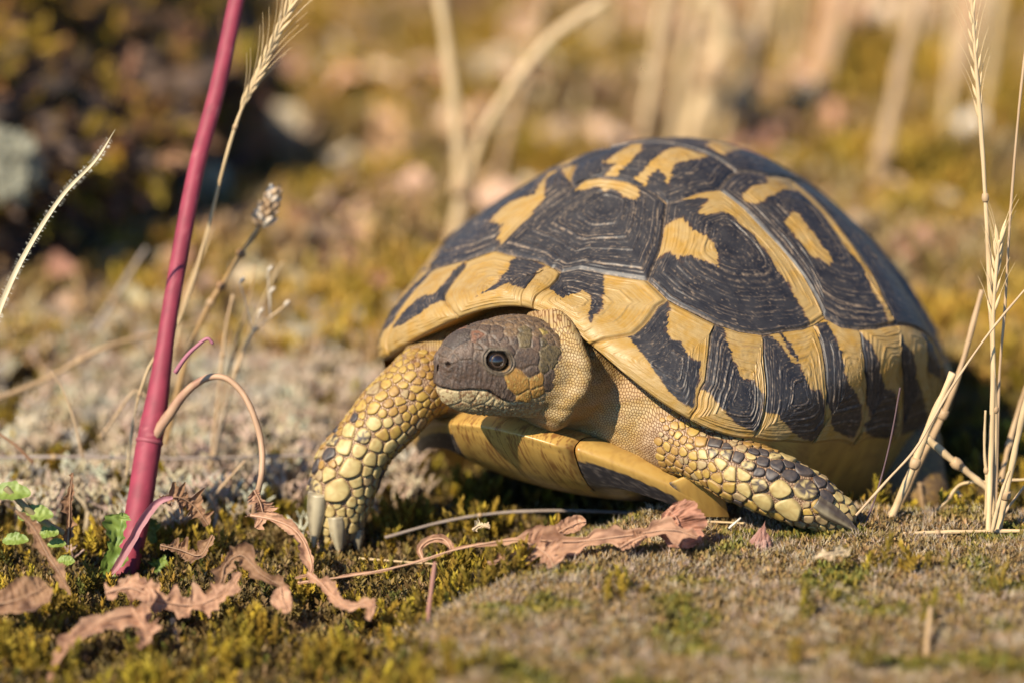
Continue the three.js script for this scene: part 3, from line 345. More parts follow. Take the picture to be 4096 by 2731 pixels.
function surfaceNets(f, lo, hi, cell) {
  const n = [0, 1, 2].map((k) => Math.ceil((hi[k] - lo[k]) / cell) + 1), [nx, ny, nz] = n, D = new Float32Array(nx * ny * nz), p = V(), at = (i, j, k) => (k * ny + j) * nx + i, BS = 8, far = BS * cell * 0.9;
  for (let k0 = 0; k0 < nz; k0 += BS) for (let j0 = 0; j0 < ny; j0 += BS) for (let i0 = 0; i0 < nx; i0 += BS) {
    p.set(lo[0] + (i0 + BS / 2) * cell, lo[1] + (j0 + BS / 2) * cell, lo[2] + (k0 + BS / 2) * cell);
    const dc = f(p), skip = Math.abs(dc) > far;
    for (let k = k0; k < Math.min(nz, k0 + BS); k++) for (let j = j0; j < Math.min(ny, j0 + BS); j++) for (let i = i0; i < Math.min(nx, i0 + BS); i++) {
      if (skip) { D[at(i, j, k)] = dc; continue; }
      p.set(lo[0] + i * cell, lo[1] + j * cell, lo[2] + k * cell); D[at(i, j, k)] = f(p);
    }
  }
  const pos = [], idx = [], id = new Int32Array(nx * ny * nz).fill(-1);
  const E = []; for (let a = 0; a < 8; a++) for (const b of [1, 2, 4]) if (!(a & b)) E.push([a, a | b]);
  for (let k = 0; k < nz - 1; k++) for (let j = 0; j < ny - 1; j++) for (let i = 0; i < nx - 1; i++) {
    const c = []; let m = 0; for (let a = 0; a < 8; a++) { const v = D[at(i + (a & 1), j + (a >> 1 & 1), k + (a >> 2))]; c.push(v); if (v < 0) m |= 1 << a; }
    if (m === 0 || m === 255) continue;
    let x = 0, y = 0, z = 0, e = 0; for (const [a, b] of E) if ((c[a] < 0) !== (c[b] < 0)) { const t = c[a] / (c[a] - c[b]); x += lerp(a & 1, b & 1, t); y += lerp(a >> 1 & 1, b >> 1 & 1, t); z += lerp(a >> 2, b >> 2, t); e++; }
    id[at(i, j, k)] = pos.length / 3; pos.push(lo[0] + (i + x / e) * cell, lo[1] + (j + y / e) * cell, lo[2] + (k + z / e) * cell);
  }
  const quad = (a, b, c, d, flip) => { if (a < 0 || b < 0 || c < 0 || d < 0) return; if (flip) idx.push(a, c, b, a, d, c); else idx.push(a, b, c, a, c, d); };
  for (let k = 1; k < nz - 1; k++) for (let j = 1; j < ny - 1; j++) for (let i = 1; i < nx - 1; i++) {
    const s = D[at(i, j, k)] < 0;
    if (s !== (D[at(i + 1, j, k)] < 0)) quad(id[at(i, j - 1, k - 1)], id[at(i, j, k - 1)], id[at(i, j, k)], id[at(i, j - 1, k)], !s);
    if (s !== (D[at(i, j + 1, k)] < 0)) quad(id[at(i - 1, j, k - 1)], id[at(i - 1, j, k)], id[at(i, j, k)], id[at(i, j, k - 1)], !s);
    if (s !== (D[at(i, j, k + 1)] < 0)) quad(id[at(i - 1, j - 1, k)], id[at(i, j - 1, k)], id[at(i, j, k)], id[at(i - 1, j, k)], !s);
  }
  return [pos, idx];
}
// skin relief: little cells, a tile of 12 mm
const cellTile = (() => {
  const N = 256, R = rng(77), pts = [], n = 13; for (let i = 0; i < n; i++) for (let j = 0; j < n; j++) pts.push([(i + 0.2 + 0.6 * R() + (j % 2) * 0.4) / n, (j + 0.2 + 0.6 * R()) / n]);
  const d = new Uint8Array(N * N * 4), dc = new Uint8Array(N * N * 4);
  for (let y = 0; y < N; y++) for (let x = 0; x < N; x++) {
    let a = 9, b = 9; for (const [px, py] of pts) { let dx = Math.abs(px - x / N), dy = Math.abs(py - y / N); dx = Math.min(dx, 1 - dx); dy = Math.min(dy, 1 - dy); const q = Math.hypot(dx, dy); if (q < a) { b = a; a = q; } else if (q < b) b = q; }
    const v = 255 * (0.15 + 0.85 * ss(0, 0.03, b - a) * (1 - 4 * a)), k = ss(0, 0.022, b - a), flat = x < 8 && y < 8; d.set([v, v, v, 255], (y * N + x) * 4); dc.set(flat ? [255, 255, 255, 255] : [lerp(150, 255, k), lerp(118, 252, k), lerp(90, 246, k), 255], (y * N + x) * 4);
  }
  const t = new THREE.DataTexture(d, N, N); t.magFilter = THREE.LinearFilter; t.wrapS = t.wrapT = THREE.RepeatWrapping; t.needsUpdate = true; const c = new THREE.DataTexture(dc, N, N); c.magFilter = THREE.LinearFilter; c.wrapS = c.wrapT = THREE.RepeatWrapping; c.colorSpace = THREE.SRGBColorSpace; c.needsUpdate = true; return [t, c];
})();
const skinMat = new THREE.MeshPhysicalMaterial({ vertexColors: true, roughness: 0.55, side: THREE.DoubleSide, bumpMap: cellTile[0], map: cellTile[1], bumpScale: 0.00012 });
const HX = [], HW = [0.95, 0.98, 1.0, 1.03, 1.05, 1.06, 1.05, 1.02, 0.98, 0.93, 0.87, 0.8, 0.73, 0.66, 0.58, 0.48, 0.28, 0.01], HT = [0.85, 0.95, 1.03, 1.1, 1.15, 1.18, 1.19, 1.18, 1.15, 1.1, 1.06, 1.02, 0.96, 0.89, 0.8, 0.64, 0.35, 0.01], HB = [1.15, 1.2, 1.22, 1.23, 1.22, 1.2, 1.19, 1.18, 1.17, 1.16, 1.15, 1.13, 1.1, 1.05, 0.97, 0.85, 0.55, 0.01];
for (let i = 0; i < 17; i++) HX.push(-1.6 + 0.2 * i); HX.push(1.66);
const catm = (x, ys) => { let i = 0; while (i < HX.length - 2 && x > HX[i + 1]) i++; const t = clamp((x - HX[i]) / (HX[i + 1] - HX[i])), y0 = ys[Math.max(0, i - 1)], y1 = ys[i], y2 = ys[i + 1], y3 = ys[Math.min(ys.length - 1, i + 2)]; return i >= HX.length - 2 ? y1 * Math.sqrt(Math.max(0, 1 - t * t)) : 0.5 * (2 * y1 + (y2 - y0) * t + (2 * y0 - 5 * y1 + 4 * y2 - y3) * t * t + (3 * y1 - y0 - 3 * y2 + y3) * t * t * t); };
const HCOL = { S: [0.055, 0.04, 0.034], O: [0.20, 0.085, 0.045], G: [0.125, 0.08, 0.056], D: [0.10, 0.062, 0.04], R: [0.07, 0.04, 0.026], B: [0.18, 0.108, 0.052], V: [0.14, 0.10, 0.042], P: [0.16, 0.095, 0.06], Y: [0.36, 0.25, 0.06], A: [0.34, 0.175, 0.04], C: [0.37, 0.28, 0.14] };
const body = (() => {
  const t0 = Date.now();
  const [pos, idx] = surfaceNets(bodySDF, [-0.075, -0.018, -0.08], [0.092, 0.06, 0.062], 0.00065);
  const n = pos.length / 3, col = new Float32Array(n * 3), uv = new Float32Array(n * 2), p = V(), pre = geo(pos, idx), nm = pre.attributes.normal;
  for (let i = 0; i < n; i++) {
    p.set(pos[i * 3], pos[i * 3 + 1], pos[i * 3 + 2]);
    const dl = Math.min(chain(p, JL.slice(1)), chain(p, JR.slice(1))), dn = Math.min(chain(p, neck), chain(p, shL) + 0.001, chain(p, shR) + 0.001);
    const limb = ss(0.0035, 0.0008, dl) * ss(-0.003, 0.0015, dn - 0.0002), ne = fbm(p.x * 500, p.y * 500, p.z * 500, 3), fo = fbm(p.x * 60 + 2 * noise(p.y * 90), p.y * 200, p.z * 60, 3);
    let c = mix3([0.36, 0.265, 0.13], [0.36, 0.235, 0.08], clamp(0.5 + 2.5 * ne));
    c = mix3(c, [0.42, 0.27, 0.15], ss(0.1, 0.35, fo) * 0.6);
    c = mix3(c, mix3([0.40, 0.275, 0.175], [0.25, 0.155, 0.09], clamp(0.5 + 2 * ne)), limb);
    const rear = ss(0.006, 0.001, Math.min(chain(p, rearL), chain(p, rearR))) * ss(0.0, -0.012, p.x); c = mix3(c, mix3([0.20, 0.13, 0.06], [0.42, 0.27, 0.07], ss(0.05, 0.3, ne)), rear);
    col.set(c, i * 3);
    const fold = (0.0009 * fo + 0.0004 * noise(p.x * 180 + p.z * 160, p.y * 420, 3)) * (1 - limb) * ss(0.0, 0.02, p.x);
    pos[i * 3] += nm.getX(i) * fold; pos[i * 3 + 1] += nm.getY(i) * fold; pos[i * 3 + 2] += nm.getZ(i) * fold;
    const ax = Math.abs(nm.getX(i)), ay = Math.abs(nm.getY(i));
    uv[i * 2] = (p.z * 0.8 + p.x * 0.6) / 0.0085; uv[i * 2 + 1] = (p.y + p.x * 0.5 - p.z * 0.25) / 0.0085;
  }
  const gBody = geo(pos, idx, col, uv);
  // ---- head: rings from the snout back into the neck
  const seeds = []; const R = rng(5);
  for (const [c, x, y, z, s] of LIMB.headSeeds) { seeds.push([c, x, y, z, s]); if (Math.abs(z) > 0.15) seeds.push([c, x, y, -z, s]); }
  const NS = 330, NP = 340, hp = [], hidx = [], hcol = [], huv = [], mouth = LIMB.mouth, eye = LIMB.eye[0], nos = LIMB.nostril[0];
  const base = (x, f, o) => { const w = catm(x, HW), t = catm(x, HT), b = catm(x, HB), cf = Math.cos(f), sf = Math.sin(f), e = 2 / 2.3, z = Math.sign(sf) * Math.abs(sf) ** e, y = Math.sign(cf) * Math.abs(cf) ** e, k = y < 0 ? 1 - 0.25 * y * y : 1; return o.set(x, y > 0 ? y * t : y * b, z * w * k); };
  const throat = []; for (let i = 0; i < 900; i++) { const x = -1.5 + 2.2 * R(), f = Math.PI * (0.62 + 0.76 * R()), q = base(x, f, V()); if (throat.every((s) => Math.hypot(s[1] - q.x, s[2] - q.y, s[3] - q.z) > 0.11)) throat.push(['C', q.x, q.y, q.z, 2]); }
  const inThroat = (x, y) => y < -0.62 - 0.18 * ss(-0.2, 0.8, x) && x < 0.75;
  for (const s of throat) if (inThroat(s[1], s[2] + 0.03)) seeds.push(s);
  for (let i = 0; i < 600; i++) { const x = -1.55 + 0.6 * R(), f = Math.PI * 2 * R(), q = base(x, f, V()); if (seeds.every((s) => Math.hypot(s[1] - q.x, s[2] - q.y, s[3] - q.z) > 0.13)) seeds.push([q.y > 0.2 ? 'B' : 'C', q.x, q.y, q.z, 2]); }
  const N3 = V(), a1 = V(), a2 = V(), P = V();
  for (let i = 0; i <= NS; i++) for (let j = 0; j < NP; j++) {
    const s = i / NS, x = 1.659 - 3.25 * s ** 1.25 , f = j / NP * Math.PI * 2; base(x, f, P);
    base(Math.min(1.655, x + 0.02), f, a1); base(x - 0.02, f, a2); const tx = a2.sub(a1).clone(); base(x, f + 0.02, a1); base(x, f - 0.02, a2); const tf = a1.clone().sub(a2);
    N3.crossVectors(tx, tf).normalize(); if (N3.y * P.y + N3.z * P.z + N3.x * (P.x - 0.5) < 0) N3.negate(); if (i < 6) N3.set(1, 0, 0);
    const wob = 0.02; const qx = P.x + wob * noise(P.x * 6, P.y * 6, P.z * 6), qy = P.y + wob * noise(P.x * 6, P.y * 6, P.z * 6 + 9), qz = P.z + wob * noise(P.x * 6 + 5, P.y * 6, P.z * 6);
    let d1 = 9, d2 = 9, best = null; for (const sd of seeds) { const d = Math.hypot(qx - sd[1], qy - sd[2], qz - sd[3]) - sd[4] * 0.021; if (d < d1) { d2 = d1; d1 = d; best = sd; } else if (d < d2) d2 = d; }
    const edge = d2 - d1, beak = best[0] === 'R'; let h = 0.024 * ss(0, 0.08, edge) * (beak ? 0.25 : 1), groove = 1 - ss(0.005, 0.035, edge);
    const ne = fbm(P.x * 9, P.y * 9, P.z * 9, 4), fine = fbm(P.x * 30, P.y * 30, P.z * 30, 3);
    let c = HCOL[best[0]].slice(); if (best[0] !== 'C' && best[0] !== 'A') c = mix3(c, [0.125, 0.085, 0.055], 0.15); c = mix3(c, best[0] === 'V' ? [0.03, 0.024, 0.012] : best[0] === 'A' ? [0.10, 0.035, 0.012] : best[0] === 'C' ? [0.26, 0.15, 0.07] : [0.03, 0.022, 0.018], clamp(0.35 + 2.4 * ne + 1.2 * fine) * 0.85);
    if (best[0] === 'A') c = mix3(c, [0.46, 0.32, 0.07], ss(0.1, 0.4, ne + fine));
    if (beak) { const st = noise(P.x * 14, P.z * 14, P.y * 2); h += 0.012 * st; c = mix3(c, [0.11, 0.075, 0.055], ss(0.1, 0.5, st + 0.6 * fine)); c = mix3(c, [0.22, 0.12, 0.05], ss(0.3, 0.5, ne) * 0.6); }
    if (!beak) c = mix3(c, best[0] === 'C' ? [0.22, 0.12, 0.06] : [0.21, 0.15, 0.105], groove * (best[0] === 'C' ? 0.75 : 0.55) * clamp(0.6 + 2 * fine));
    c = mix3(c, [0.27, 0.2, 0.14], ss(0.16, 0.42, fine + 0.45 * ne) * 0.5);
    h += 0.02 * fine + 0.02 * fbm(P.x * 55, P.y * 55, P.z * 55, 2);
    // mouth line
    let dm = 9, up = 0; for (let k = 0; k < mouth.length - 1; k++) { const A = mouth[k], Bq = mouth[k + 1], zs = Math.abs(P.z), dx = Bq[0] - A[0], dy = Bq[1] - A[1], dz = Math.abs(Bq[2]) - Math.abs(A[2]), t = clamp(((P.x - A[0]) * dx + (P.y - A[1]) * dy + (zs - Math.abs(A[2])) * dz) / (dx * dx + dy * dy + dz * dz)), ex = P.x - A[0] - dx * t, ey = P.y - A[1] - dy * t, ez = zs - Math.abs(A[2]) - dz * t, d = Math.hypot(ex, ey, ez); if (d < dm) { dm = d; up = ey; } }
    if (P.x > 1.3) { const d = Math.abs(P.y + 0.46); if (d < dm) { dm = d; up = P.y + 0.46; } }
    h -= 0.075 * (1 - ss(0, 0.05, dm)); if (up > 0) h += 0.03 * (1 - ss(0.04, 0.25, dm)); else h -= 0.02 * (1 - ss(0.02, 0.3, dm));
    if (dm < 0.03) c = mix3(c, [0.06, 0.03, 0.02], 0.7);
    if (up < 0 && dm < 0.5 && P.x > -0.3 && P.y < -0.35) { const jaw = ss(0.02, 0.06, dm); c = mix3(c, mix3([0.42, 0.33, 0.18], [0.16, 0.075, 0.03], ss(-0.05, 0.25, ne + 0.6 * fine)), jaw * 0.85 * ss(0.5, 0.35, dm) * ss(-0.3, 0.1, P.x)); }
    // nostril
    const dn = Math.hypot(P.x - nos[0], P.y - nos[1], Math.abs(P.z) - Math.abs(nos[2])); h -= 0.11 * (1 - ss(0.02, 0.07, dn)); h += 0.03 * ss(0.2, 0.1, dn) * ss(0.05, 0.09, dn);
    // eye opening and lids: ellipse a little longer front to back
    const zs = Math.abs(P.z), ex = (P.x - (eye[0] - 0.03)) / 0.285, ey = (P.y - eye[1] - 0.05 * (P.x - eye[0])) / 0.25, er = zs > 0.3 ? Math.max(Math.hypot(ex, ey), ey > 0 ? ey * 1.18 + 0.1 * ex : 0) + 0.04 * noise(P.x * 9, P.y * 9) : 9;
    if (er < 2) {
      h = lerp(h, -0.25, ss(1.0, 0.86, er)); const lid = ss(0.86, 1.02, er) * ss(1.55, 1.1, er);
      h = lerp(h, 0.05 + 0.03 * Math.sin(er * 26), lid * 0.8); if (ey > 0.5 && er > 1) h += 0.07 * ss(0.5, 1, ey) * ss(1.9, 1.25, er);
      c = mix3(c, mix3([0.075, 0.06, 0.045], [0.17, 0.13, 0.085], clamp(0.5 + 2 * fine)), lid * 0.8); if (er < 0.9) c = [0.03, 0.022, 0.016];
    }
    P.addScaledVector(N3, h); if (i === 0) { c = HCOL.R; }
    hp.push(P.x * 0.01, P.y * 0.01, P.z * 0.01); hcol.push(...c); huv.push(0.013, 0.017);
  }
  for (let i = 0; i < NS; i++) for (let j = 0; j < NP; j++) { const a = i * NP + j, b = i * NP + (j + 1) % NP; hidx.push(a, b, a + NP, b, b + NP, a + NP); }
  const gHead = geo(hp, hidx, hcol, huv); gHead.applyMatrix4(new THREE.Matrix4().makeTranslation(HC.x, HC.y, HC.z).multiply(HM)); gHead.computeVertexNormals();
  console.log('body verts', n, 'ms', Date.now() - t0);
  return mesh('body', mergeGeometries([gBody, gHead]), skinMat, tortoise);
})();
// eyes
for (const side of [-1, 1]) {
  const e = LIMB.eye[0], toLocal = (q) => q.clone().multiplyScalar(0.01).applyMatrix4(HM).add(HC), nrm = V(0.28, 0.14, 0.95 * side).normalize();
  const c = toLocal(V(e[0] - 0.01, e[1], Math.abs(e[2]) * side).addScaledVector(nrm, -0.13));
  const eye = mesh('eye', new THREE.SphereGeometry(0.0026, 40, 28), new THREE.MeshPhysicalMaterial({ color: rgb(0.012, 0.008, 0.006), roughness: 0.04, clearcoat: 1, clearcoatRoughness: 0.02 }), tortoise);
  eye.position.copy(c);
  const dir = nrm.clone().applyMatrix4(HM);
  const iris = mesh('iris', new THREE.TorusGeometry(0.0014, 0.00022, 8, 40), std({ color: rgb(0.06, 0.035, 0.02), roughness: 0.3 }), eye);
  iris.quaternion.setFromUnitVectors(V(0, 0, 1), dir); iris.position.copy(dir).multiplyScalar(0.0021);
}
// claws
function claw(q, r, bend = 0.0012, dark = 0.35) {
  const a = V(...q[0]).multiplyScalar(1e-5), b = V(...q[1]).multiplyScalar(1e-5), m = a.clone().lerp(b, 0.5).add(V(0, bend, 0)), back = a.clone().lerp(b, -0.35);
  const g = tube([back, a, m, b], (t) => r * (t < 0.3 ? 1 : 1 - 0.86 * ((t - 0.3) / 0.7) ** 1.6), 14, 8);
  paint(g, (x, y, z, i) => { const f = (i % 14) / 14 * 6.283, n = 1.1 * noise(Math.cos(f) * 2.2 + r * 9e4, Math.sin(f) * 2.2, q[0][0]) + 0.6 * fbm(x * 700, y * 700, z * 700, 2); return mix3([0.44, 0.37, 0.24], [0.06, 0.042, 0.03], clamp(dark + n)); });
  return mesh('claw', g, clawMat, body);
}
const clawMat = new THREE.MeshPhysicalMaterial({ vertexColors: true, roughness: 0.4, side: THREE.DoubleSide });
LIMB.clawL.forEach((q, i) => claw(q, i ? 0.0018 : 0.0022, 0.0002, i ? 0.1 : 0.95)); LIMB.clawR.forEach((q, i) => claw(q, [0.0025, 0.0023, 0.0020][i], 0.0003, [0.1, 0.3, 0.3][i]));
for (const [x, z] of [[-2400, -6900], [-2900, -7000], [-1950, -6600]]) claw([[x, 300, z + 350], [x + 150, -500, z]], 0.0016);
// scales of the forelegs
{
  const scMat = new THREE.MeshPhysicalMaterial({ vertexColors: true, roughness: 0.52, side: THREE.DoubleSide });
  const SC = { y: [[0.42, 0.275, 0.06], [0.30, 0.165, 0.045]], o: [[0.35, 0.2, 0.045], [0.24, 0.125, 0.038]], c: [[0.48, 0.37, 0.15], [0.39, 0.26, 0.09]], d: [[0.035, 0.03, 0.032], [0.10, 0.075, 0.06]], m: [[0.44, 0.33, 0.14], [0.05, 0.038, 0.032]], k: [[0.36, 0.26, 0.12], [0.24, 0.155, 0.085]] };
  const R = rng(41), seeds = [];
  const grad = (p, f) => { const e = 1e-4, d = f(p); return V(f(V(p.x + e, p.y, p.z)) - d, f(V(p.x, p.y + e, p.z)) - d, f(V(p.x, p.y, p.z + e)) - d).normalize(); };
  for (const [key, ch] of [['SL', JL], ['SR', JR]]) {
    const f = (p) => bodySDF(p), mine = [];
    for (const [x, y, z, r, c] of LIMB[key]) { const p = V(x, y, z).multiplyScalar(1e-5); for (let k = 0; k < 3; k++) p.addScaledVector(grad(p, f), -f(p)); mine.push({ p, r: r * 1.15e-5, c, traced: true }); }
    for (let tries = 0, fails = 0; tries < 9000 && fails < 2500; tries++) {
      const i = 1 + Math.floor(R() * (ch.length - 2)), t = R(), a = ch[i], b = ch[i + 1], p = a.p.clone().lerp(b.p, t), d = V(R() - 0.5, R() - 0.5, R() - 0.5).normalize();
      p.addScaledVector(d, lerp(a.r, b.r, t) + 0.001); for (let k = 0; k < 4; k++) p.addScaledVector(grad(p, f), -f(p));
      if (Math.abs(chain(p, ch.slice(1))) > 0.0012) { fails++; continue; }
      const s = i / ch.length, r = lerp(0.00075, 0.0014, R() * s + 0.2);
      if (mine.some((q) => q.p.distanceTo(p) < (q.r + r) * (q.traced ? 0.97 : 0.92))) { fails++; continue; }
      fails = 0; mine.push({ p, r, c: s < 0.45 ? (R() < 0.6 ? 'o' : 'y') : R() < 0.4 ? 'k' : R() < 0.6 ? 'c' : 'd' });
    }
    for (const q of mine) {
      q.n = grad(q.p, f); let bi = 1, bd = 9; for (let i = 1; i < ch.length - 1; i++) { const d = capsule(q.p, ch[i], ch[i + 1]); if (d < bd) { bd = d; bi = i; } }
      q.t1 = ch[bi + 1].p.clone().sub(ch[bi].p); q.t1.addScaledVector(q.n, -q.t1.dot(q.n)).normalize(); q.t2 = V().crossVectors(q.n, q.t1); q.along = bi / ch.length; q.f = f; seeds.push(q);
    }
    for (const q of mine) q.near = mine.filter((o) => o !== q && o.p.distanceTo(q.p) < (o.r + q.r) * 1.6 + 0.0008);
  }
  const scaleGeo = (q) => {
    let poly = []; const R0 = q.r * 1.22; for (let k = 0; k < 18; k++) { const a = k / 18 * 6.2832; poly.push([Math.cos(a) * R0 * 1.22, Math.sin(a) * R0]); }
    for (const o of q.near) { const d = o.p.clone().sub(q.p), x = d.dot(q.t1), y = d.dot(q.t2), L = Math.hypot(x, y) + 1e-9, lim = L * q.r / (q.r + o.r) - 0.00007, nx = x / L, ny = y / L, out = []; for (let i = 0; i < poly.length; i++) { const A = poly[i], Bq = poly[(i + 1) % poly.length], da = A[0] * nx + A[1] * ny - lim, db = Bq[0] * nx + Bq[1] * ny - lim; if (da <= 0) out.push(A); if ((da < 0) !== (db < 0)) { const t = da / (da - db); out.push([lerp(A[0], Bq[0], t), lerp(A[1], Bq[1], t)]); } } if (out.length > 2) poly = out; }
    for (let c = 0; c < 2; c++) { const o = []; for (let i = 0; i < poly.length; i++) { const A = poly[i], Bq = poly[(i + 1) % poly.length]; o.push([lerp(A[0], Bq[0], 0.25), lerp(A[1], Bq[1], 0.25)], [lerp(A[0], Bq[0], 0.75), lerp(A[1], Bq[1], 0.75)]); } poly = o; if (poly.length > 44) poly = poly.filter((_, i) => i % 2 === 0); }
    const n = poly.length, pos = [], col = [], idx = [], hh = 0.09 * q.r + 0.00026, tilt = 0.2 * (q.along > 0.35 ? 1 : 0.4), sd = q.p.x * 9e4;
    const put = (x, y, h, r) => {
      const w = q.p.clone().addScaledVector(q.t1, x).addScaledVector(q.t2, y); w.addScaledVector(q.n, -q.f(w)); w.addScaledVector(q.n, h + tilt * Math.max(0, x + 0.3 * q.r) * (r < 1 ? 1 : 0.4)); pos.push(w.x, w.y, w.z);
      const nz = fbm(x * 900 + sd, y * 900, 3, 3); let [A, Bq] = SC[q.c], k = clamp(0.3 + 1.8 * nz); if (q.c === 'm') k = ss(-0.3, 0.3, (x * Math.cos(sd * 7) + y * Math.sin(sd * 7)) / q.r * 0.5 + nz * 2.4); let c = mix3(A, Bq, k);
      c = mix3(c, [0.13, 0.065, 0.03], (r > 0.95 ? 0.7 : r > 0.8 ? 0.42 : 0.12) * clamp(0.75 + 1.5 * nz) * (q.c === 'd' ? 0.3 : 1)); col.push(...c);
    };
    const lv = [[0.42, 1], [0.76, 0.96], [0.93, 0.62], [1, -0.7]]; put(0, 0, hh * 1.04, 0);
    for (const [r, h] of lv) for (const [x, y] of poly) put(x * r, y * r, hh * h, r);
    for (let k = 0; k < n; k++) { const k2 = (k + 1) % n; idx.push(0, 1 + k, 1 + k2); for (let l = 0; l < lv.length - 1; l++) { const a = 1 + l * n; idx.push(a + k, a + n + k, a + k2, a + k2, a + n + k, a + n + k2); } }
    return geo(pos, idx, col);
  };
  const camL = V(0.6, 0.3, -0.5), order = seeds.map((q) => [q, (q.traced ? 5 : 0) + q.n.dot(camL) + q.r * 200]).sort((a, b) => b[1] - a[1]).map((x) => x[0]);
  const rest = [];
  order.forEach((q, i) => { const g = scaleGeo(q); if (i < 290) mesh('scale', g, scMat, body); else rest.push(g); });
  console.log('scales', seeds.length);
  if (rest.length) { const o = mesh('small_scales', mergeGeometries(rest), scMat, body); o.userData.kind = 'stuff'; }
}
// ---------------------------------------------------------------- mossy rock on the left, its shade falls behind it
const inst = (name, g, m, list, label, category) => {      // list of [x,y,z, yaw, tiltx, tiltz, scale, r,g,b]
  const o = new THREE.InstancedMesh(g, m, list.length), M = new THREE.Matrix4(), q = new THREE.Quaternion(), e = new THREE.Euler(), p = V(), s = V(), c = new THREE.Color();
  list.forEach((l, i) => { q.setFromEuler(e.set(l[4], l[3], l[5], 'XYZ')); if (l[10]) q.premultiply(l[10]); M.compose(p.set(l[0], l[1], l[2]), q, s.set(l[6], l[6], l[6])); o.setMatrixAt(i, M); o.setColorAt(i, c.setRGB(l[7], l[8], l[9])); });
  o.name = numbered(name); o.castShadow = o.receiveShadow = true; scene.add(o); return tag(o, label, category, null, 'stuff');
};
const inView = (x, z, m = 0.03) => { const d = 0.975 - z; return Math.abs(x + 0.0354) < 0.1345 * d / 0.985 + m; };
// leaf blade: a folded pointed leaf of 4 triangles
function leafTris(pos, idx, o, dir, side, nrm, L, W) {
  const b = pos.length / 3, m = o.clone().addScaledVector(dir, L * 0.45), tip = o.clone().addScaledVector(dir, L).addScaledVector(nrm, L * 0.12);
  const l = m.clone().addScaledVector(side, W / 2).addScaledVector(nrm, W * 0.25), r = m.clone().addScaledVector(side, -W / 2).addScaledVector(nrm, W * 0.25);
  for (const p of [o, l, m, r, tip]) pos.push(p.x, p.y, p.z); idx.push(b, b + 1, b + 2, b, b + 2, b + 3, b + 1, b + 4, b + 2, b + 2, b + 4, b + 3);
}
function shoot(seed, H, n, L, W, open) {
  const R = rng(seed), pos = [], idx = [], bend = V((R() - 0.5) * 0.5, 0, (R() - 0.5) * 0.5);
  for (let i = 0; i < n; i++) {
    const t = (i + 0.3) / n, a = i * 2.4 + R(), o = V(bend.x * H * t * t, H * t, bend.z * H * t * t), out = lerp(open, 0.35, t * t), d = V(Math.cos(a) * out, 1 - out * 0.55, Math.sin(a) * out).normalize(), s = V(-Math.sin(a), 0, Math.cos(a)), nn = V().crossVectors(s, d);
    leafTris(pos, idx, o, d, s, nn, L * (0.8 + 0.5 * R()) * (t > 0.85 ? 0.85 : 1), W);
  }
  return geo(pos, idx);
}
const mossMat = std({ roughness: 0.75 }), hairMat = std({ roughness: 0.7 });
const feather = [1, 2, 3].map((s) => shoot(s, 0.0048, 26, 0.0017, 0.00062, 0.85)), cushion = [4, 5, 6].map((s) => shoot(s, 0.0016, 9, 0.0013, 0.00055, 1.1));
const hairs = [7, 8].map((s) => { const R = rng(s), pos = [], idx = []; for (let i = 0; i < 9; i++) { const a = R() * 6.28, o = V((R() - 0.5) * 0.0012, 0.0011, (R() - 0.5) * 0.0012), d = V(Math.cos(a) * 0.8, 0.35 + 0.6 * R(), Math.sin(a) * 0.8).normalize(), sd = V(-Math.sin(a), 0, Math.cos(a)); leafTris(pos, idx, o, d, sd, V(0, 1, 0), 0.0013 + 0.0012 * R(), 0.00010); } return geo(pos, idx); });
const lichenGeo = [9, 10, 11].map((s) => {
  const R = rng(s), parts = [], br = (o, d, L, r, k) => { const e = o.clone().addScaledVector(d, L), m = o.clone().lerp(e, 0.5).add(V((R() - 0.5) * L * 0.25, 0, (R() - 0.5) * L * 0.25)); parts.push(tube([o, m, e], (t) => r * (1 - 0.35 * t), 5, 2)); if (k > 0) for (let i = 0; i < 3; i++) { const a = R() * 6.28; br(e, V(Math.cos(a) * 0.65, 0.75, Math.sin(a) * 0.65).normalize(), L * (0.5 + 0.3 * R()), r * 0.72, k - 1); } };
  br(V(0, -0.001, 0), V((R() - 0.5) * 0.5, 1, (R() - 0.5) * 0.5).normalize(), 0.0046, 0.00047, 2); return mergeGeometries(parts);
});
const pick = (R, a) => a[Math.floor(R() * a.length)];
const vary = (R, c, k = 0.25) => { const f = 1 + (R() - 0.5) * 2 * k; return [c[0] * f, c[1] * f * (1 + (R() - 0.5) * 0.2), c[2] * f]; };
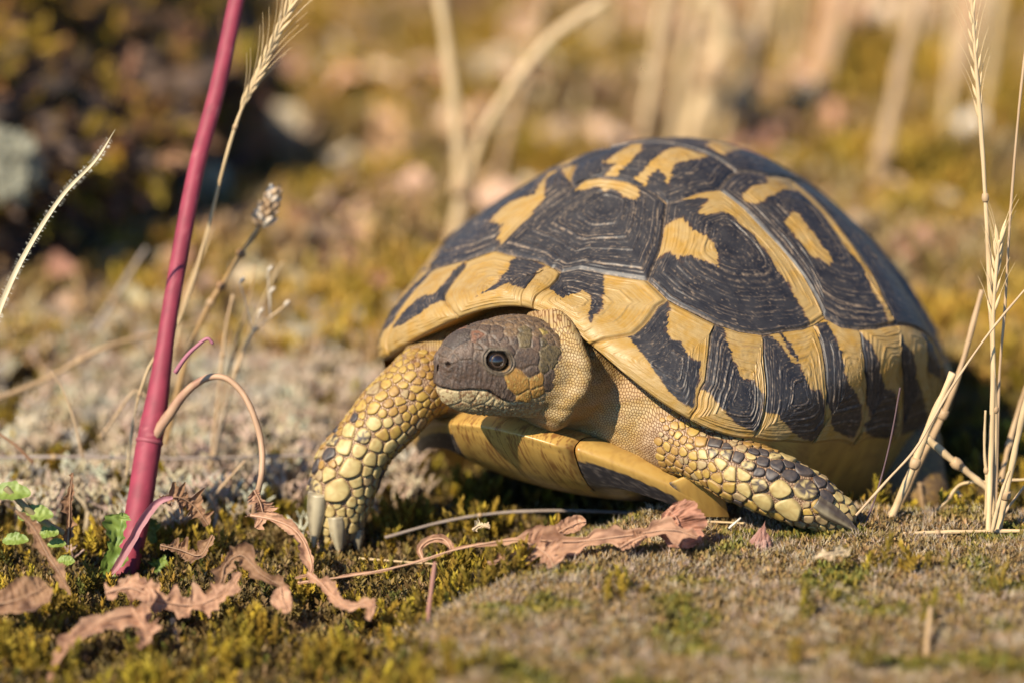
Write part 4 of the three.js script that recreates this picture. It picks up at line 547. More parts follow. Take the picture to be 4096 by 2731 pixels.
{
  const R = rng(2024), F = [[], [], []], C = [[], [], []], HH = [[], []], LI = [[], [], []], FAR = [[], [], []], U = [[], [], []], mossC = [[0.25, 0.16, 0.012], [0.36, 0.25, 0.018], [0.19, 0.135, 0.012], [0.12, 0.075, 0.015], [0.26, 0.155, 0.014], [0.1, 0.1, 0.012]];
  const lichenZone = (x, z) => ss(-0.05, -0.085, x + 0.02 * noise(z * 20, 3)) * ss(-0.19, -0.15, z) * ss(0.045, 0.005, z + 0.03 * noise(x * 30, z * 30)) * ss(-0.45, 0.05, noise(x * 45, z * 45, 12));
  for (let i = 0; i < 60000; i++) {
    const x = -0.24 + 0.42 * R(), z = -0.16 + 0.40 * R(); if (!inView(x, z)) continue;
    const hm = humpMask(x, z), y = ground(x, z), lz = lichenZone(x, z), cl = noise(x * 60, z * 60, 20), t = () => (R() - 0.5) * 0.9;
    if (hm > 0.55 + 0.75 * cl + 0.3 * (R() - 0.5)) continue;
    if (R() < lz) { if (R() < 0.22) LI[i % 3].push([x, y, z, R() * 6.28, t() * 0.6, t() * 0.6, 0.85 + 0.8 * R(), ...vary(R, pick(R, [[0.46, 0.37, 0.26], [0.50, 0.38, 0.28], [0.40, 0.30, 0.20], [0.46, 0.43, 0.33]]), 0.2)]); if (R() < 0.35) continue; }
    U[i % 3].push([x + 0.002 * (R() - 0.5), y - 0.0004, z + 0.002 * (R() - 0.5), R() * 6.28, t(), t(), 0.9 + 0.9 * R(), ...vary(R, pick(R, [[0.13, 0.08, 0.02], [0.17, 0.11, 0.02], [0.1, 0.07, 0.02], [0.2, 0.13, 0.05]]), 0.35)]);
    const foot = Math.hypot(x + 0.078, (z - 0.055) * 0.7), low = ss(0.008, 0.02, foot); if (R() < (0.30 + 0.35 * ss(-0.25, 0.3, cl)) * (0.25 + 0.75 * low)) F[i % 3].push([x, y - 0.001 + 0.002 * ss(0, 0.5, cl), z, R() * 6.28, t(), t(), (0.5 + 0.5 * low) * (0.45 + 0.9 * R() ** 1.6) * (0.7 + 0.6 * ss(-0.3, 0.4, cl)), ...vary(R, cl > 0.15 ? pick(R, mossC.slice(0, 3)) : pick(R, mossC), 0.3)]);
  }
  for (let i = 0; i < 70000; i++) {
    const x = -0.09 + 0.24 * R(), z = 0.02 + 0.19 * R(); if (!inView(x, z, 0.02)) continue;
    const hm = humpMask(x, z), cl = noise(x * 55, z * 55, 30), c2 = noise(x * 140, z * 140, 31); if (hm < 0.45 + 0.7 * noise(x * 60, z * 60, 20) + 0.3 * (R() - 0.5)) continue;
    const y = ground(x, z), green = ss(0.05, 0.4, cl + 0.3 * c2), t = () => (R() - 0.5) * 0.9;
    C[i % 3].push([x, y - 0.0004 + 0.0008 * c2, z, R() * 6.28, t(), t(), 0.7 + 0.7 * R(), ...vary(R, mix3(pick(R, [[0.24, 0.15, 0.05], [0.19, 0.125, 0.045], [0.28, 0.175, 0.065]]), pick(R, [[0.2, 0.15, 0.015], [0.12, 0.115, 0.015]]), green), 0.3)]);
    if (R() < 0.18 - 0.15 * green + 0.22 * ss(0.0, 0.5, noise(x * 40, z * 40, 33))) HH[i % 2].push([x, y, z, R() * 6.28, t(), t(), 0.7 + 0.8 * R(), ...vary(R, [0.42, 0.33, 0.235], 0.2)]);
  }
  for (let i = 0; i < 60000; i++) {
    const z = -0.1 - 1.0 * R() ** 1.2, x = -0.035 + (R() - 0.5) * 2 * (0.1345 * (0.975 - z) + 0.06), cl = noise(x * 14, z * 14, 40) + 0.5 * noise(x * 40, z * 40, 41);
    if (R() < 0.25 + 0.5 * ss(0, -0.4, cl)) continue; const t = () => (R() - 0.5) * 1.1;
    FAR[i % 3].push([x, ground(x, z) - 0.001, z, R() * 6.28, t(), t(), 1.1 + 1.6 * R(), ...vary(R, mix3(pick(R, [[0.40, 0.255, 0.025], [0.33, 0.22, 0.025], [0.44, 0.26, 0.035]]), pick(R, [[0.40, 0.25, 0.11], [0.5, 0.36, 0.2], [0.28, 0.19, 0.05]]), ss(0.25, -0.2, cl + 0.35 * noise(x * 5, z * 5, 44))), 0.3)]);
  }
  inst('feather_moss', feather[0], mossMat, F.flat(), 'golden green pointed moss shoots covering the low ground', 'moss');
  inst('low_moss', cushion[1], mossMat, U.flat(), 'short brown moss under the taller golden shoots', 'moss');
  inst('cushion_moss', cushion[0], mossMat, C.flat(), 'short olive brown cushion moss covering the low hump', 'moss');
  inst('moss_hairs', hairs[0], hairMat, HH.flat(), 'whitish hair points over the cushion moss', 'moss');
  inst('reindeer_lichen', lichenGeo[0], std({ roughness: 0.95 }), LI.flat(), 'pale grey branching lichen mat behind the red stem', 'lichen');
  inst('moss_carpet', feather[1], mossMat, FAR.flat(), 'blurred golden moss carpet far behind the tortoise', 'moss');
  // litter: little dry leaf bits in the background
  const bit = (s) => { const Rr = rng(s), pos = [], idx = []; for (let i = 0; i <= 4; i++) for (let j = 0; j <= 3; j++) { const u = i / 4 - 0.5, v = (j / 3 - 0.5) * Math.cos(u * 3) ** 0.7; pos.push(u * 0.012, 0.0025 * Math.sin(u * 5 + s) + 0.004 * v * v * 3 + 0.001 * Rr(), v * 0.009); } for (let i = 0; i < 4; i++) for (let j = 0; j < 3; j++) { const a = i * 4 + j; idx.push(a, a + 1, a + 4, a + 1, a + 5, a + 4); } return geo(pos, idx); };
  const LB = [[], []]; for (let i = 0; i < 1500; i++) { const z = -0.14 - 0.95 * R(), x = -0.035 + (R() - 0.5) * 2 * (0.1345 * (0.975 - z) + 0.05); if (noise(x * 9, z * 9, 50) < -0.12) continue; LB[i % 2].push([x, ground(x, z) + 0.004 + 0.004 * R(), z, R() * 6.28, (R() - 0.5) * 1.6, (R() - 0.5) * 1.6, 0.6 + 1.3 * R(), ...vary(R, pick(R, [[0.42, 0.24, 0.14], [0.5, 0.36, 0.22], [0.36, 0.19, 0.12], [0.55, 0.44, 0.3], [0.45, 0.3, 0.2]]), 0.25)]); }
  inst('leaf_litter', bit(60), std({ roughness: 0.85 }), LB.flat(), 'pinkish and pale dry leaf bits scattered through the background moss', 'leaf litter');
  // the rock
  const rk = thing('mossy_rock', 'dark mossy rock rising behind the red stem', 'rock', null, [-0.345, 0, -0.41]);
  const g = new THREE.IcosahedronGeometry(1, 40), p = g.attributes.position, surfPts = [];
  for (let i = 0; i < p.count; i++) {
    const d = V(p.getX(i), p.getY(i), p.getZ(i)).normalize(), k = 1 + 0.22 * fbm(d.x * 2.2, d.y * 2.2, d.z * 2.2 + 4) + 0.22 * fbm(d.x * 9, d.y * 9, d.z * 9);
    const sx = Math.sign(d.x) * Math.abs(d.x) ** 0.62, sy = Math.sign(d.y) * Math.abs(d.y) ** 0.6; p.setXYZ(i, sx * 0.20 * k, sy * 0.10 * k, Math.sign(d.z) * Math.abs(d.z) ** 0.55 * 0.25 * k);
  }
  g.computeVertexNormals(); paint(g, (x, y, z) => mix3([0.035, 0.025, 0.02], [0.15, 0.095, 0.065], clamp(0.4 + 1.6 * fbm(x * 40, y * 40, z * 40))));
  mesh('stone', g, std({ vertexColors: true, roughness: 0.9 }), rk);
  const RM = [[], []]; const nrm = g.attributes.normal, up = V(0, 1, 0), q = new THREE.Quaternion();
  for (let i = 0; i < p.count; i += 2) {
    const x = p.getX(i), y = p.getY(i), z = p.getZ(i); if (y < -0.005 || z < -0.06) continue; const cl = noise(x * 26, y * 26, z * 26) + 0.6 * noise(x * 70, y * 70, z * 70); if (cl < -0.1 + 0.4 * R()) continue;
    const n = V(nrm.getX(i), nrm.getY(i), nrm.getZ(i)); q.setFromUnitVectors(up, n); RM[i % 4 > 1 ? 1 : 0].push([x - 0.345, y, z - 0.41, R() * 6.28, (R() - 0.5), (R() - 0.5), 1.1 + 1.3 * R(), ...vary(R, pick(R, [[0.33, 0.22, 0.02], [0.38, 0.24, 0.02], [0.26, 0.13, 0.03], [0.42, 0.21, 0.12], [0.12, 0.07, 0.04], [0.09, 0.055, 0.04]]), 0.4), q.clone()]);
  }
  inst('rock_moss', feather[2], mossMat, RM.flat(), 'golden and rusty moss tufts clinging to the dark rock', 'moss');
}

